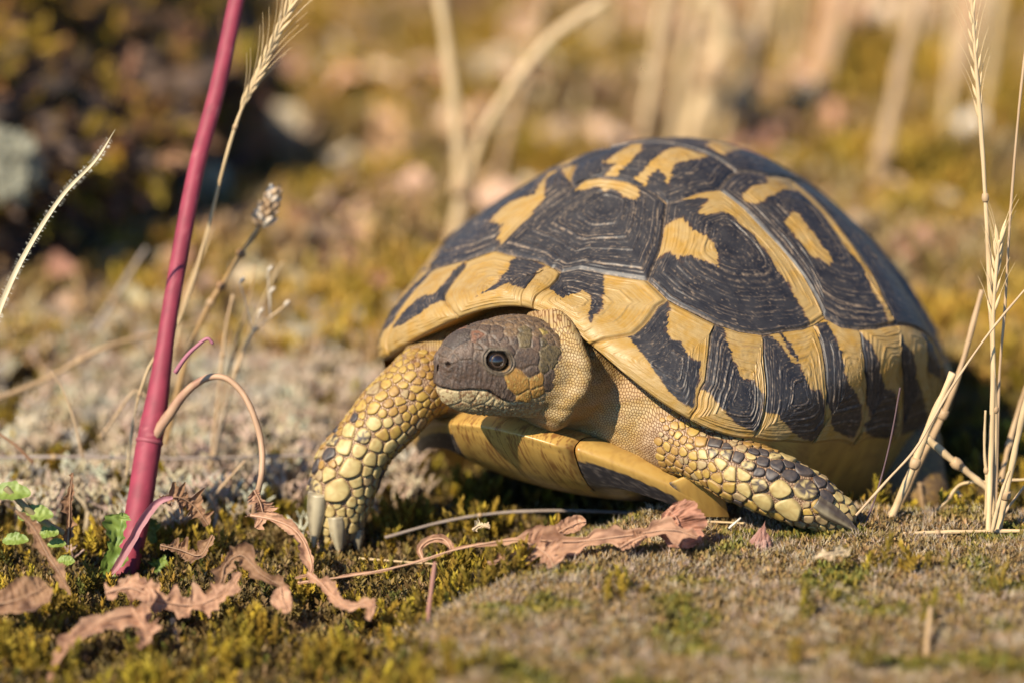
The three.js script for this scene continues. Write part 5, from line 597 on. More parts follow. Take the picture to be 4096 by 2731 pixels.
// ---------------------------------------------------------------- plants, leaves, straws
const PL = {"redstem": [[[-1296, -18, 620], [-1260, 139, 540], [-1240, 273, 460], [-1223, 362, 420], [-1196, 552, 330], [-1163, 748, 230], [-1129, 919, 150], [-1083, 1088, 60], [-1040, 1289, -40], [-1008, 1439, -120]], 32.0, 20.4], "curlstalk": [[[-1230, 298, 460], [-1183, 368, 460], [-1139, 427, 470], [-1089, 462, 480], [-1046, 464, 490], [-1009, 436, 500], [-979, 385, 520], [-958, 310, 540], [-957, 247, 580], [-974, 171, 560], [-979, 133, 540]], 9.9, 7.5], "hook": [[[-1161, 494, 550], [-1136, 531, 550], [-1105, 562, 550], [-1081, 578, 550], [-1069, 565, 550]], 5.8, 4.0], "sheath": [[-1162, 222, 680], [-1197, 212, 690], [-1233, 172, 700], [-1263, 119, 710], [-1294, 63, 710], [-1323, 22, 700]], "leafG1": [[-1339, -10, 700], [-1326, 43, 690], [-1302, 103, 680], [-1289, 162, 670], [-1284, 178, 660]], "leafG2": [[-1229, -25, 600], [-1211, 13, 580], [-1193, 41, 570]], "leafG3": [[-1224, 50, 500], [-1235, 94, 500], [-1240, 120, 500]], "leafGL": [[[-1418, 157, 750], [-1472, 204, 780], [-1543, 284, 800]]], "stalks": [["grass_stalk", "straw coloured grass stalk with awned seed head behind red stem", "grass stalk", null, [[-1304, 140, 0], [-1244, 376, 40], [-1175, 535, 70], [-1112, 735, 100], [-1063, 920, 130], [-1022, 1044, 150], [-983, 1127, 160], [-938, 1222, 170], [-893, 1317, 180], [-855, 1404, 190]], 6.1, 3.0, "straw", {"head": [5, 9, 14, 62]}], ["straw", "short straight straw standing close behind the red stem", "straw", null, [[-1273, 152, -300], [-1210, 441, -300], [-1130, 645, -300]], 5.7, 3.2, "straw", {}], ["hairy_grass_blade", "pale hairy grass blade with pointed tip arching over dark moss", "grass blade", null, [[-1662, 422, 750], [-1592, 591, 700], [-1558, 687, 660], [-1507, 795, 620], [-1413, 937, 580], [-1337, 1014, 550], [-1291, 1083, 530]], 6.8, 1.4, "blade", {"hairs": 1}], ["dry_flower_stem", "brown dry flower stem with knobbly seed cluster on its tip", "dry flower", null, [[-1240, 147, 0], [-1184, 365, 0], [-1124, 510, 0], [-1075, 588, 0], [-1040, 646, 0], [-1007, 692, 0], [-981, 731, 0]], 8.6, 6.1, "brownstem", {"cluster": 1}], ["straw", "thin tan straw rising straight out of the grey lichen", "straw", null, [[-1127, 86, 0], [-1104, 266, 0], [-1078, 464, 0], [-1060, 542, 0]], 5.5, 4.3, "straw2", {}], ["straw", "forked thin straw with tiny pale buds above grey lichen", "straw", null, [[-1116, 115, 50], [-1082, 248, 50], [-1041, 386, 50], [-1008, 458, 50], [-963, 497, 50], [-928, 526, 50]], 6.1, 3.0, "straw2", {"buds": 1}], ["straw", "frayed brown straw lying slanted across the grey lichen", "straw", null, [[-1710, 230, -100], [-1586, 255, -200], [-1419, 322, -300], [-1270, 339, -400], [-1152, 350, -500]], 9.9, 5.1, "straw3", {}], ["twig", "grey dry twig with pale tip slanting over the lichen", "twig", null, [[-1529, 173, -1000], [-1478, 253, -1000], [-1420, 347, -1000], [-1373, 418, -1000]], 8.8, 6.1, "greystem", {}], ["straw", "fine upright straw left of the red stem in lichen", "straw", null, [[-1310, 160, 300], [-1284, 327, 300], [-1251, 430, 300], [-1219, 487, 300]], 4.1, 3.0, "straw", {}], ["twig", "short slanting twig stuck in moss right of curled leaf", "twig", null, [[-1104, 95, 300], [-1078, 127, 300], [-1015, 198, 300]], 4.7, 3.6, "straw2", {}], ["twig", "thin dark twig lying level across lichen and moss", "twig", null, [[-1674, 145, 100], [-1459, 146, 100], [-1208, 136, 80], [-868, 132, 40]], 5.4, 4.3, "greystem", {}], ["straw", "short brown stem beside the knobbly seed cluster", "straw", null, [[-1106, 210, -100], [-1071, 357, -100], [-1023, 516, -100], [-1009, 595, -100]], 4.3, 2.5, "straw3", {}], ["straw", "hair thin pale stem with bud right of seed cluster", "straw", null, [[-1100, 235, -200], [-1025, 410, -200], [-972, 530, -200], [-945, 577, -200]], 3.1, 2.5, "straw", {}], ["straw", "bent tan stem crossing under the frayed brown straw", "straw", null, [[-1395, 197, 100], [-1349, 262, 100], [-1300, 321, 100], [-1266, 295, 100]], 4.2, 3.0, "straw2", {}], ["straw", "thin tan straw leaning left out of lichen", "straw", null, [[-1429, 174, 200], [-1445, 259, 200], [-1473, 350, 200], [-1503, 402, 200]], 3.6, 2.4, "straw2", {}], ["twig", "short dark twig sunk into lichen at left", "twig", null, [[-1541, 192, 300], [-1583, 237, 300], [-1637, 276, 300]], 4.7, 3.6, "leafbrown", {}], ["grass_stalk", "tallest straw stalk of the tuft with awned head at its top", "grass stalk", "dry grass stalks in the tuft beside the shell", [[781, 120, 693], [795, 247, 580], [797, 491, 560], [785, 701, 540], [774, 852, 530], [754, 1090, 510], [739, 1238, 500], [726, 1385, 490], [721, 1468, 490]], 8.5, 4.6, "straw", {"head": [5, 9, 10, 48]}], ["grass_stalk", "stout straw stalk leaning outward at foot of the tuft", "grass stalk", "dry grass stalks in the tuft beside the shell", [[807, 119, 663], [826, 234, 660], [846, 377, 680], [870, 530, 700]], 9.7, 7.9, "straw", {}], ["grass_stalk", "thin wavy stalk with tiny side leaf in the tuft", "grass stalk", "dry grass stalks in the tuft beside the shell", [[821, 88, 520], [820, 474, 500], [827, 629, 500], [833, 875, 500], [843, 1100, 500], [857, 1298, 500]], 4.0, 3.5, "straw2", {}], ["grass_stalk", "short stalk with frayed spikelet halfway up the tuft", "grass stalk", "dry grass stalks in the tuft beside the shell", [[807, 95, 560], [807, 366, 560], [793, 614, 560], [797, 768, 560], [801, 823, 560]], 6.3, 4.6, "straw", {"head": [2, 4, 8, 34]}], ["grass_stalk", "long fine straw slanting up across the shell side", "grass stalk", "dry grass stalks in the tuft beside the shell", [[464, 184, 700], [543, 271, 680], [603, 334, 660], [687, 470, 620], [780, 607, 600], [867, 712, 580]], 4.0, 2.9, "straw2", {}], ["grass_stalk", "thick broken straw leaning against the shell side", "grass stalk", "dry grass stalks in the tuft beside the shell", [[559, 127, 560], [604, 240, 560], [648, 366, 560], [701, 497, 560]], 11.5, 9.8, "straw", {}], ["grass_stalk", "second thick straw leaning close beside broken one", "grass stalk", "dry grass stalks in the tuft beside the shell", [[575, 68, 400], [645, 223, 400], [713, 382, 400], [749, 490, 380], [790, 646, 350]], 10.5, 7.7, "straw3", {}], ["grass_stalk", "thick pale straw fallen down towards the tuft foot", "grass stalk", "dry grass stalks in the tuft beside the shell", [[647, 317, 500], [706, 266, 500], [768, 215, 500], [805, 184, 500]], 11.6, 8.7, "straw", {}], ["grass_stalk", "straw lying level on cushion moss from tuft to foot", "grass stalk", "dry grass stalks in the tuft beside the shell", [[488, 136, 710], [600, 136, 690], [720, 137, 680], [899, 139, 680]], 5.1, 5.1, "straw", {}], ["grass_stalk", "very thin purple stem crossing the shell side", "grass stalk", "dry grass stalks in the tuft beside the shell", [[475, 122, 680], [511, 209, 660], [545, 340, 640], [569, 477, 620]], 2.8, 2.3, "purple", {}], ["grass_stalk", "angular thin stem bending sharply before the tuft", "grass stalk", "dry grass stalks in the tuft beside the shell", [[655, 88, 450], [709, 142, 450], [738, 181, 450], [805, 206, 500], [907, 212, 500]], 4.7, 4.1, "straw", {}], ["grass_stalk", "short slanted straw between bent stem and tuft", "grass stalk", "dry grass stalks in the tuft beside the shell", [[739, 149, 400], [771, 117, 450], [800, 82, 500]], 5.9, 5.2, "straw2", {}], ["grass_stalk", "pale stalk with frayed sheath behind leaning straws", "grass stalk", "dry grass stalks in the tuft beside the shell", [[818, 82, 500], [848, 191, 400], [887, 289, 300], [926, 430, 300]], 8.1, 7.1, "straw3", {}], ["grass_stalk", "curved straw looping down onto moss below tuft", "grass stalk", "dry grass stalks in the tuft beside the shell", [[742, 132, 750], [789, 136, 800], [824, 128, 850], [844, 101, 880]], 5.1, 4.4, "straw2", {}], ["grass_stalk", "short frayed stalk at the inner side of tuft", "grass stalk", "dry grass stalks in the tuft beside the shell", [[786, 108, 580], [789, 215, 580], [780, 309, 580], [779, 409, 580]], 5.7, 3.4, "straw", {}], ["grass_stalk", "dark broken stalk bit at foot of tuft", "grass stalk", "dry grass stalks in the tuft beside the shell", [[789, 144, 700], [804, 222, 700], [825, 296, 700]], 6.2, 4.0, "straw", {}], ["grass_stalk", "low straw fanning right from foot of tuft", "grass stalk", "dry grass stalks in the tuft beside the shell", [[796, 108, 620], [828, 165, 620], [882, 234, 600]], 5.1, 3.4, "straw2", {}], ["grass_stalk", "low bent straw lying behind the hind foot", "grass stalk", "dry grass stalks in the tuft beside the shell", [[482, -75, 0], [563, 6, 0], [613, 46, 0], [640, 26, 0]], 5.5, 4.3, "straw3", {}], ["grass_stalk", "upright straw stub in front of hind foot", "grass stalk", "dry grass stalks in the tuft beside the shell", [[684, -3, 200], [676, 63, 200], [668, 109, 200]], 7.2, 6.0, "straw3", {}], ["straw", "fine straw lying on moss before the claws of upright foreleg", "straw", null, [[-728, 30, 560], [-625, 25, 570], [-483, 18, 580]], 3.5, 2.3, "straw", {}], ["twig", "grey twig lying in shadow beneath the tortoise", "twig", null, [[-666, 43, 440], [-537, 68, 400], [-415, 81, 370], [-261, 87, 360], [-38, 74, 340], [82, 56, 300]], 4.1, 4.1, "greystem", {}], ["straw", "tan straw lying beneath the stretched foreleg", "straw", null, [[-28, 131, 600], [98, 136, 600], [218, 130, 600], [327, 114, 600]], 3.4, 2.9, "straw", {}], ["straw", "curved straw rising between round pink leaf and foreleg", "straw", null, [[76, 120, 550], [114, 139, 520], [181, 158, 500]], 4.0, 3.5, "straw", {}], ["straw", "tiny white straw chip on cushion moss", "straw", null, [[165, 132, 640], [195, 152, 620]], 3.4, 2.9, "white", {}], ["straw", "blurred straw upright in moss at the picture foot", "straw", null, [[532, 79, 1650], [551, 133, 1500], [568, 196, 1400]], 7.6, 5.7, "straw3", {}], ["straw", "reddish dry stem upright before the moss edge", "straw", null, [[-552, -10, 1300], [-546, 79, 1150], [-532, 166, 1000]], 6.9, 5.5, "pinkstem", {}], ["straw", "short pale straw bent beneath dry leaves", "straw", null, [[-1139, 26, 1000], [-1110, -5, 1150], [-1087, -34, 1300]], 7.7, 6.3, "straw2", {}], ["straw", "faint thin stem leaning on cushion moss near long dead leaf", "straw", null, [[-158, 55, 780], [-128, 123, 760]], 5.0, 3.9, "straw2", {}], ["dry_stalk", "upright pale stem behind shell front, branching low down", "dry stalk", "blurred dry stems standing far behind the tortoise", [[-567, 69, -2000], [-520, 242, -2000], [-509, 351, -2000], [-523, 553, -2000], [-548, 783, -2000], [-577, 996, -2000]], 25.2, 17.8, "straw", {}], ["dry_stalk", "slanting side stem forking off the upright pale stem", "dry stalk", "blurred dry stems standing far behind the tortoise", [[-513, 281, -2000], [-482, 413, -2000], [-421, 568, -2000], [-330, 707, -2000], [-225, 829, -2000], [-75, 935, -2000]], 14.8, 19.3, "straw", {}], ["dry_stalk", "faint straight stem behind the forked pale stem", "dry stalk", "blurred dry stems standing far behind the tortoise", [[-519, -213, -3000], [-427, 86, -3000], [-344, 381, -3000], [-279, 631, -3000], [-239, 796, -3000]], 19.3, 16.1, "straw3", {}], ["dry_stalk", "broad pale stem rising behind the shell crown", "dry stalk", "blurred dry stems standing far behind the tortoise", [[220, -192, -3800], [287, 114, -3800], [345, 346, -3800], [378, 505, -3800], [323, 663, -3800]], 48.0, 42.9, "straw", {}], ["dry_stalk", "brownish stem left of the broad pale stem", "dry stalk", "blurred dry stems standing far behind the tortoise", [[38, -289, -4200], [117, 27, -4200], [178, 265, -4200], [255, 592, -4200]], 26.5, 23.0, "straw3", {}], ["dry_stalk", "slim stem just right of the broad pale stem", "dry stalk", "blurred dry stems standing far behind the tortoise", [[301, -241, -4000], [386, 70, -4000], [488, 351, -4000], [589, 628, -4000]], 22.6, 19.1, "straw", {}], ["dry_stalk", "wide orange brown stem right of shell crown", "dry stalk", "blurred dry stems standing far behind the tortoise", [[512, -531, -4800], [667, -191, -4800], [782, 145, -4800], [850, 487, -4800]], 57.2, 53.5, "rust", {}], ["dry_stalk", "tan stem leaning right behind shell shoulder", "dry stalk", "blurred dry stems standing far behind the tortoise", [[776, -680, -5000], [923, -334, -5000], [1029, 8, -5000], [1150, 451, -5000]], 35.5, 31.8, "straw3", {}], ["dry_stalk", "second tan stem leaning right behind shell shoulder", "dry stalk", "blurred dry stems standing far behind the tortoise", [[933, -627, -4600], [1111, -242, -4600], [1232, 91, -4600], [1348, 522, -4600]], 40.0, 36.4, "rust", {}], ["dry_stalk", "pale stem crossing the leaning ones from upper left", "dry stalk", "blurred dry stems standing far behind the tortoise", [[1079, 260, -5200], [1237, 133, -5200], [1435, -53, -5200], [1655, -271, -5200]], 32.2, 37.9, "straw3", {}], ["dry_stalk", "pink grey stem far right behind the grass tuft", "dry stalk", "blurred dry stems standing far behind the tortoise", [[1039, -337, -4400], [1160, -73, -4400], [1287, 272, -4400], [1369, 557, -4400]], 35.8, 32.3, "straw2", {}], ["dry_stalk", "thin pale blurred stem between the broad stems", "dry stalk", "blurred dry stems standing far behind the tortoise", [[37, -85, -3000], [73, 255, -3000], [109, 548, -3000], [144, 804, -3000]], 17.7, 14.5, "straw", {}], ["dry_stalk", "slim pale blurred stem behind the shell crown", "dry stalk", "blurred dry stems standing far behind the tortoise", [[156, -209, -3500], [199, 144, -3500], [241, 449, -3500], [283, 716, -3500]], 23.5, 20.1, "straw", {}], ["dry_stalk", "slender pale blurred stem beside the orange brown stem", "dry stalk", "blurred dry stems standing far behind the tortoise", [[436, -333, -4000], [469, 34, -4000], [502, 351, -4000], [536, 628, -4000]], 29.6, 26.1, "straw2", {}], ["dry_stalk", "narrow pale blurred stem close to the leaning tan stems", "dry stalk", "blurred dry stems standing far behind the tortoise", [[586, -457, -4500], [623, -76, -4500], [660, 252, -4500], [697, 540, -4500]], 19.9, 16.2, "straw", {}], ["dry_stalk", "fine pale blurred stem near the pink grey stem", "dry stalk", "blurred dry stems standing far behind the tortoise", [[880, -581, -5000], [919, -187, -5000], [959, 153, -5000], [999, 451, -5000]], 26.2, 22.4, "straw", {}], ["dry_stalk", "frail pale blurred stem behind the grass tuft", "dry stalk", "blurred dry stems standing far behind the tortoise", [[817, -85, -3000], [872, 255, -3000], [927, 548, -3000], [983, 804, -3000]], 27.4, 24.2, "straw2", {}], ["dry_stalk", "straight pale blurred stem under the crossing pale stem", "dry stalk", "blurred dry stems standing far behind the tortoise", [[1123, -209, -3500], [1133, 144, -3500], [1143, 449, -3500], [1155, 716, -3500]], 18.4, 15.1, "straw", {}], ["dry_stalk", "bare pale blurred stem before the pale lichen patch", "dry stalk", "blurred dry stems standing far behind the tortoise", [[1269, -333, -4000], [1303, 34, -4000], [1337, 351, -4000], [1372, 628, -4000]], 24.4, 20.9, "straw", {}], ["dry_stalk", "slightly bent blurred stem right of the shell crown", "dry stalk", "blurred dry stems standing far behind the tortoise", [[670, -457, -4500], [740, -76, -4500], [810, 252, -4500], [879, 540, -4500]], 30.7, 27.1, "straw2", {}], ["dry_stalk", "lone thin blurred stem left of the shell crown", "dry stalk", "blurred dry stems standing far behind the tortoise", [[-64, -581, -5000], [-37, -187, -5000], [-10, 153, -5000], [16, 451, -5000]], 20.6, 16.8, "straw", {}]], "leaves": [["dead_leaf", "long lobed dead leaf stretched over moss below the shell", [[-856, 73, 870], [-721, 95, 880], [-592, 123, 880], [-499, 154, 880], [-353, 185, 890], [-208, 181, 890], [-80, 197, 890], [25, 209, 890], [77, 194, 900]], 26.6, "leafpink", 0.5, 7, 3], ["dead_leaf", "round pink dead leaf standing up at long leaf end", [[36, 156, 860], [39, 190, 850], [30, 223, 840], [10, 242, 830]], 40.1, "leafred", 0.5, 0, 5], ["dead_leaf", "folded tan leaf lobe hanging under the long dead leaf", [[-336, 198, 930], [-295, 186, 950], [-267, 168, 970], [-258, 154, 990]], 34.0, "leafpink", 0.4, 3, 8], ["dead_leaf", "thin curled leaf strip standing off the long dead leaf", [[-271, 175, 860], [-236, 186, 820], [-200, 197, 800], [-180, 201, 800]], 13.4, "leafpink", 0.8, 0, 9], ["dead_leaf", "curled ring of dry leaf lying on green moss", [[-563, 132, 870], [-570, 150, 850], [-547, 165, 830], [-517, 168, 830], [-499, 153, 850], [-505, 144, 870]], 6.7, "leafpink", 1.2, 0, 11], ["dead_leaf", "large pink dead leaf drooping from base of red stem", [[-1250, 107, 970], [-1210, 118, 1020], [-1183, 111, 1070], [-1196, 93, 1120], [-1276, 86, 1170], [-1337, 63, 1240], [-1374, 39, 1320], [-1380, 11, 1420]], 27.8, "leafpink", 0.6, 2, 13], ["dead_leaf", "broad pink dead leaf with ragged lobes under red stem", [[-1289, 107, 1040], [-1231, 119, 1040], [-1162, 92, 1050], [-1094, 77, 1040], [-1027, 94, 1020], [-982, 135, 980]], 33.7, "leafpink", 0.5, 6, 17], ["dead_leaf", "twisted brown leaf standing among moss left of claws", [[-1085, 70, 1020], [-1029, 111, 980], [-1020, 140, 940], [-986, 158, 920], [-933, 116, 940], [-875, 82, 950]], 24.3, "leafbrown", 0.9, 3, 19], ["dead_leaf", "crinkled brown leaf behind the red stem base", [[-1193, 212, 670], [-1148, 209, 640], [-1113, 181, 630], [-1083, 140, 640]], 29.7, "leafbrown", 0.9, 3, 23], ["dead_leaf", "curled brown leaf beside crinkled one on the moss", [[-1187, 129, 760], [-1141, 114, 750], [-1093, 104, 760], [-1064, 148, 740]], 22.5, "leafbrown", 1.0, 2, 29], ["dead_leaf", "dry pinkish leaf hanging from curled stalk near claws", [[-968, 240, 680], [-954, 209, 680], [-949, 172, 680], [-966, 150, 690]], 25.0, "leafpink", 0.8, 2, 31], ["dead_leaf", "arched dead leaf stem bridging towards upright foreleg", [[-974, 197, 740], [-914, 191, 760], [-866, 173, 780], [-835, 133, 810], [-827, 95, 860], [-862, 89, 880]], 14.5, "leafpink", 0.9, 1, 37], ["dead_leaf", "pink dead leaf bent over at arched stem foot", [[-830, 115, 920], [-800, 101, 950], [-769, 87, 1000], [-726, 80, 1050], [-685, 87, 1070], [-678, 69, 1120]], 18.5, "leafpink", 0.8, 2, 41], ["dead_leaf", "narrow dead leaf tongue beneath the broad pink leaf", [[-889, 106, 1000], [-882, 89, 1040], [-868, 73, 1080]], 16.3, "leafpink", 0.5, 0, 43], ["dead_leaf", "dull brown dead leaf lying at foot of green seedling", [[-1543, 105, 1120], [-1485, 117, 1120], [-1436, 134, 1100], [-1415, 139, 1080]], 28.1, "leafbrown", 0.6, 0, 47], ["dead_leaf", "crumpled pale leaf bits under the drooping leaf", [[-1224, 99, 1120], [-1197, 86, 1170], [-1176, 68, 1220], [-1188, 56, 1270]], 25.6, "leafpink", 1.1, 3, 53], ["dead_leaf", "dry hanging stalk leaf left of the seedling", [[-1505, 267, 920], [-1466, 225, 920], [-1431, 164, 940], [-1400, 126, 970], [-1372, 94, 1020]], 14.3, "leafbrown", 0.7, 2, 59], ["dead_leaf", "upright brown grass bract in moss behind seedling", [[-1422, 83, 620], [-1417, 146, 620], [-1413, 209, 620], [-1405, 265, 620]], 14.8, "leafbrown", 0.9, 2, 61], ["dead_leaf", "bleached curled leaf scrap lying on cushion moss", [[341, 185, 1020], [376, 194, 1020], [412, 194, 1000], [423, 187, 1000]], 13.1, "leafpale", 0.8, 3, 67], ["dead_leaf", "little tan leaf scrap below the plastron", [[-448, 170, 770], [-430, 179, 760], [-406, 176, 770]], 11.2, "leafpale", 1.0, 2, 71], ["dead_leaf", "small brown leaf scrap under the long leaf", [[-411, 156, 970], [-370, 162, 960], [-330, 180, 950]], 11.0, "leafpink", 0.8, 2, 73], ["dead_leaf", "dead leaf tip curling up at long leaf lobe", [[-104, 176, 920], [-74, 191, 910], [-45, 203, 910]], 16.6, "leafpink", 0.9, 1, 79]], "stone": [225, 111, 790], "pebbles": [[-819, -1, -2177, 34], [-977, -1, -2087, 20], [-1432, 0, -1992, 24], [-1863, -1, -4857, 22], [-884, 0, -2627, 20], [-1035, -1, -2902, 22], [-931, 0, -1612, 18], [-912, 0, -3517, 30], [-179, -1, -4327, 40], [1052, 0, -2592, 50], [1131, 0, -2727, 46], [1181, -1, -2662, 44], [1067, 0, -3517, 60], [1294, -1, -3992, 70], [-1305, -1, -6152, 46], [-1320, 0, -4497, 40], [-804, 0, -4497, 38], [-990, -1, -3912, 34], [-554, -1, -4412, 26], [93, 0, -6312, 40], [559, -1, -3007, 36], [-1363, 0, -1727, 22], [-1577, -1, -2902, 26], [-666, 0, -4072, 30]], "leaflets": [[-1537, 269, 800, 53, 106], [-1476, 213, 790, 48, 84], [-1449, 167, 780, 37, 50], [-1431, 136, 770, 26, 45], [-1413, 89, 760, 31, 45], [-1524, 155, 800, 34, 62]], "lichenLump": [-1830, 508, -1650]};
const pts = (l) => l.map(([x, y, z]) => V(x, y, z).multiplyScalar(1e-4));
const MAT = {
  straw: [0.58, 0.42, 0.23], straw2: [0.48, 0.33, 0.19], straw3: [0.42, 0.28, 0.15], blade: [0.50, 0.42, 0.26], brownstem: [0.36, 0.22, 0.09], greystem: [0.30, 0.24, 0.2], white: [0.7, 0.66, 0.58], pinkstem: [0.34, 0.17, 0.13], purple: [0.10, 0.055, 0.06], rust: [0.48, 0.28, 0.15],
  leafpink: [0.44, 0.235, 0.135], leafred: [0.42, 0.19, 0.115], leafbrown: [0.28, 0.145, 0.07], leafpale: [0.6, 0.46, 0.28],
};
const plantMat = std({ vertexColors: true, roughness: 0.6 }), leafMat = new THREE.MeshPhysicalMaterial({ vertexColors: true, roughness: 0.75, transmission: 0.25, thickness: 0, side: THREE.DoubleSide });
const leafGrain = (g, c, seed) => paint(g, (x, y, z) => { const n = fbm(x * 260 + seed, y * 260, z * 260, 4), m = fbm(x * 1100 + seed, y * 1100, z * 1100, 2); let q = mix3(c, [c[0] * 0.42, c[1] * 0.34, c[2] * 0.3], ss(-0.05, 0.4, n + 0.4 * m)); return mix3(q, [c[0] * 1.3, c[1] * 1.45, c[2] * 1.5], ss(0.05, 0.4, -n + 0.5 * m) * 0.7); });
const grain = (g, c, seed, k = 0.35, stretch = 1) => paint(g, (x, y, z) => { const n = fbm(x * 300 + seed, y * 90 * stretch, z * 300, 3), m = noise(x * 1400, y * 260, z * 1400 + seed); return mix3(c, [c[0] * 0.5, c[1] * 0.42, c[2] * 0.38], clamp(k * (0.5 + 2 * n) + 0.18 * m)); });
// grass stalks
let sid = 0;
for (const [name, label, cat, group, P, r0, r1, mat, o] of PL.stalks) {
  const P3 = pts(P), base = P3[0].clone(), L = P3.map((p) => p.clone().sub(base)), root = thing(name, label, cat, group, base.toArray()), R = rng(900 + sid), seed = sid++ * 3.3;
  const a = r0 * 1e-4, b = r1 * 1e-4, c = MAT[mat];
  let g;
  if (o.hairs) {       // a folded blade
    const cv = new THREE.CatmullRomCurve3(L, false, 'centripetal'), pos = [], idx = [], n = 80;
    for (let i = 0; i <= n; i++) { const t = i / n, p = cv.getPoint(t), d = cv.getTangent(t), s = V().crossVectors(d, V(0, 0.3, 1)).normalize(), q = V().crossVectors(s, d), w = lerp(a, b, t * t) * (t > 0.9 ? 1 - (t - 0.9) * 8 : 1); for (let j = -2; j <= 2; j++) { const f = p.clone().addScaledVector(s, w * j / 2).addScaledVector(q, w * 0.35 * (1 - Math.abs(j) / 2) * -1); pos.push(f.x, f.y, f.z); } if (i < n) for (let j = 0; j < 4; j++) { const k = i * 5 + j; idx.push(k, k + 1, k + 5, k + 1, k + 6, k + 5); } }
    g = geo(pos, idx); mesh('blade', grain(g, c, seed, 0.3), plantMat, root);
    const hp = [], hi = []; for (let i = 0; i < 420; i++) { const t = 0.05 + 0.9 * R(), p = cv.getPoint(t), d = cv.getTangent(t), s = V().crossVectors(d, V(0, 0.3, 1)).normalize().multiplyScalar(R() < 0.5 ? 1 : -1), w = lerp(a, b, t * t) * 0.9; leafTris(hp, hi, p.addScaledVector(s, w), s.clone().addScaledVector(d, 0.5 * (R() - 0.2)).add(V(0, 0, R() - 0.5)).normalize(), d, V(0, 0, 1), 0.0007 + 0.0005 * R(), 0.00004); }
    const hm = mesh('hairs', paint(geo(hp, hi), () => [0.7, 0.66, 0.55]), plantMat, root); hm.userData.kind = 'stuff';
  } else {
    g = tube(L, (t) => lerp(a, b, t) * (0.9 + 0.1 * Math.cos(t * 25 + seed)), 8, 7, 0.25, seed); mesh('stem', grain(g, c, seed), plantMat, root);
    const cv = new THREE.CatmullRomCurve3(L, false, 'centripetal'), node = 0.25 + 0.3 * R(), q = cv.getPoint(node), d = cv.getTangent(node);
    if (a > 0.0004 && L.length > 3) { const nd = tube([q.clone().addScaledVector(d, -a * 1.2), q, q.clone().addScaledVector(d, a * 1.2)], (t) => lerp(a, b, node) * (1.1 + 0.35 * Math.sin(t * 3.14)), 8, 3); mesh('node', grain(nd, MAT.straw3, seed), plantMat, root); }
    if (o.head) {
      const [i0, i1, n, awn] = o.head, N = L.length - 1;
      for (let k = 0; k < n * 2; k++) {
        const t = lerp(i0 / N, Math.min(1, i1 / N), (k + 0.3) / (n * 2)), p = cv.getPoint(t), d = cv.getTangent(t), s = V().crossVectors(d, V(0.1, 0, 1)).normalize().multiplyScalar(k % 2 ? 1 : -1), dir = d.clone().addScaledVector(s, 0.16 + 0.16 * R()).add(V(0, 0, (R() - 0.5) * 0.3)).normalize(), LL = 0.0042 + 0.0018 * R(), AW = awn * 1e-4 * (1.2 + 1.1 * R());
        const sp = tube([p, p.clone().addScaledVector(dir, LL * 0.5), p.clone().addScaledVector(dir, LL)], (u) => 0.00042 * Math.sin(0.25 + u * 2.75), 6, 4), e = p.clone().addScaledVector(dir, LL), aw = tube([e, e.clone().addScaledVector(dir, AW * 0.5).addScaledVector(s, AW * 0.03), e.clone().addScaledVector(dir, AW).addScaledVector(s, AW * 0.12)], (u) => 0.000085 * (1 - 0.6 * u), 4, 3);
        mesh('spikelet', grain(mergeGeometries([sp, aw]), [0.62, 0.45, 0.24], seed + k, 0.3), plantMat, root);
      }
    }
    if (o.buds) for (const [dx, dy] of [[0, 0], [-0.0035, 0.0035], [-0.0065, -0.002], [-0.004, 0.009], [-0.011, 0.006]]) { const e = L[L.length - 1].clone().add(V(dx, dy, 0)), from = L[L.length - 2 - (dx < -0.005 ? 1 : 0)]; const st = tube([from, from.clone().lerp(e, 0.5), e], () => 0.00013, 5, 3), bd = tube([e, e.clone().add(V(0.0006, 0.0008, 0)), e.clone().add(V(0.0013, 0.0015, 0))], (u) => 0.00045 * Math.sin(0.3 + 2.6 * u), 7, 4); mesh('bud', grain(mergeGeometries([st, bd]), [0.6, 0.52, 0.42], seed, 0.2), plantMat, root); }
    if (o.cluster) {
      const e = L[L.length - 1], ax = V(0.35, 0.9, 0.1).normalize();
      for (let k = 0; k < 34; k++) { const t = k / 34, c0 = e.clone().addScaledVector(ax, -0.0012 + 0.0100 * t), ang = k * 2.4, s = V(Math.cos(ang), 0.25, Math.sin(ang)).normalize(), w = 0.0038 * (1 - 0.5 * t), tip = c0.clone().addScaledVector(s, w).addScaledVector(ax, 0.0016); mesh('bract', grain(tube([c0, c0.clone().lerp(tip, 0.5).addScaledVector(ax, -0.0003), tip], (u) => 0.00085 * Math.sin(0.4 + 2.5 * u), 6, 3), k % 3 ? [0.46, 0.32, 0.19] : [0.62, 0.52, 0.4], k, 0.5), plantMat, root); }
      for (const t of [0.45, 0.68]) { const q = cv.getPoint(t); mesh('node', grain(new THREE.SphereGeometry(0.0013, 10, 8).translate(q.x, q.y, q.z), [0.26, 0.14, 0.06], seed), plantMat, root); }
    }
  }
}
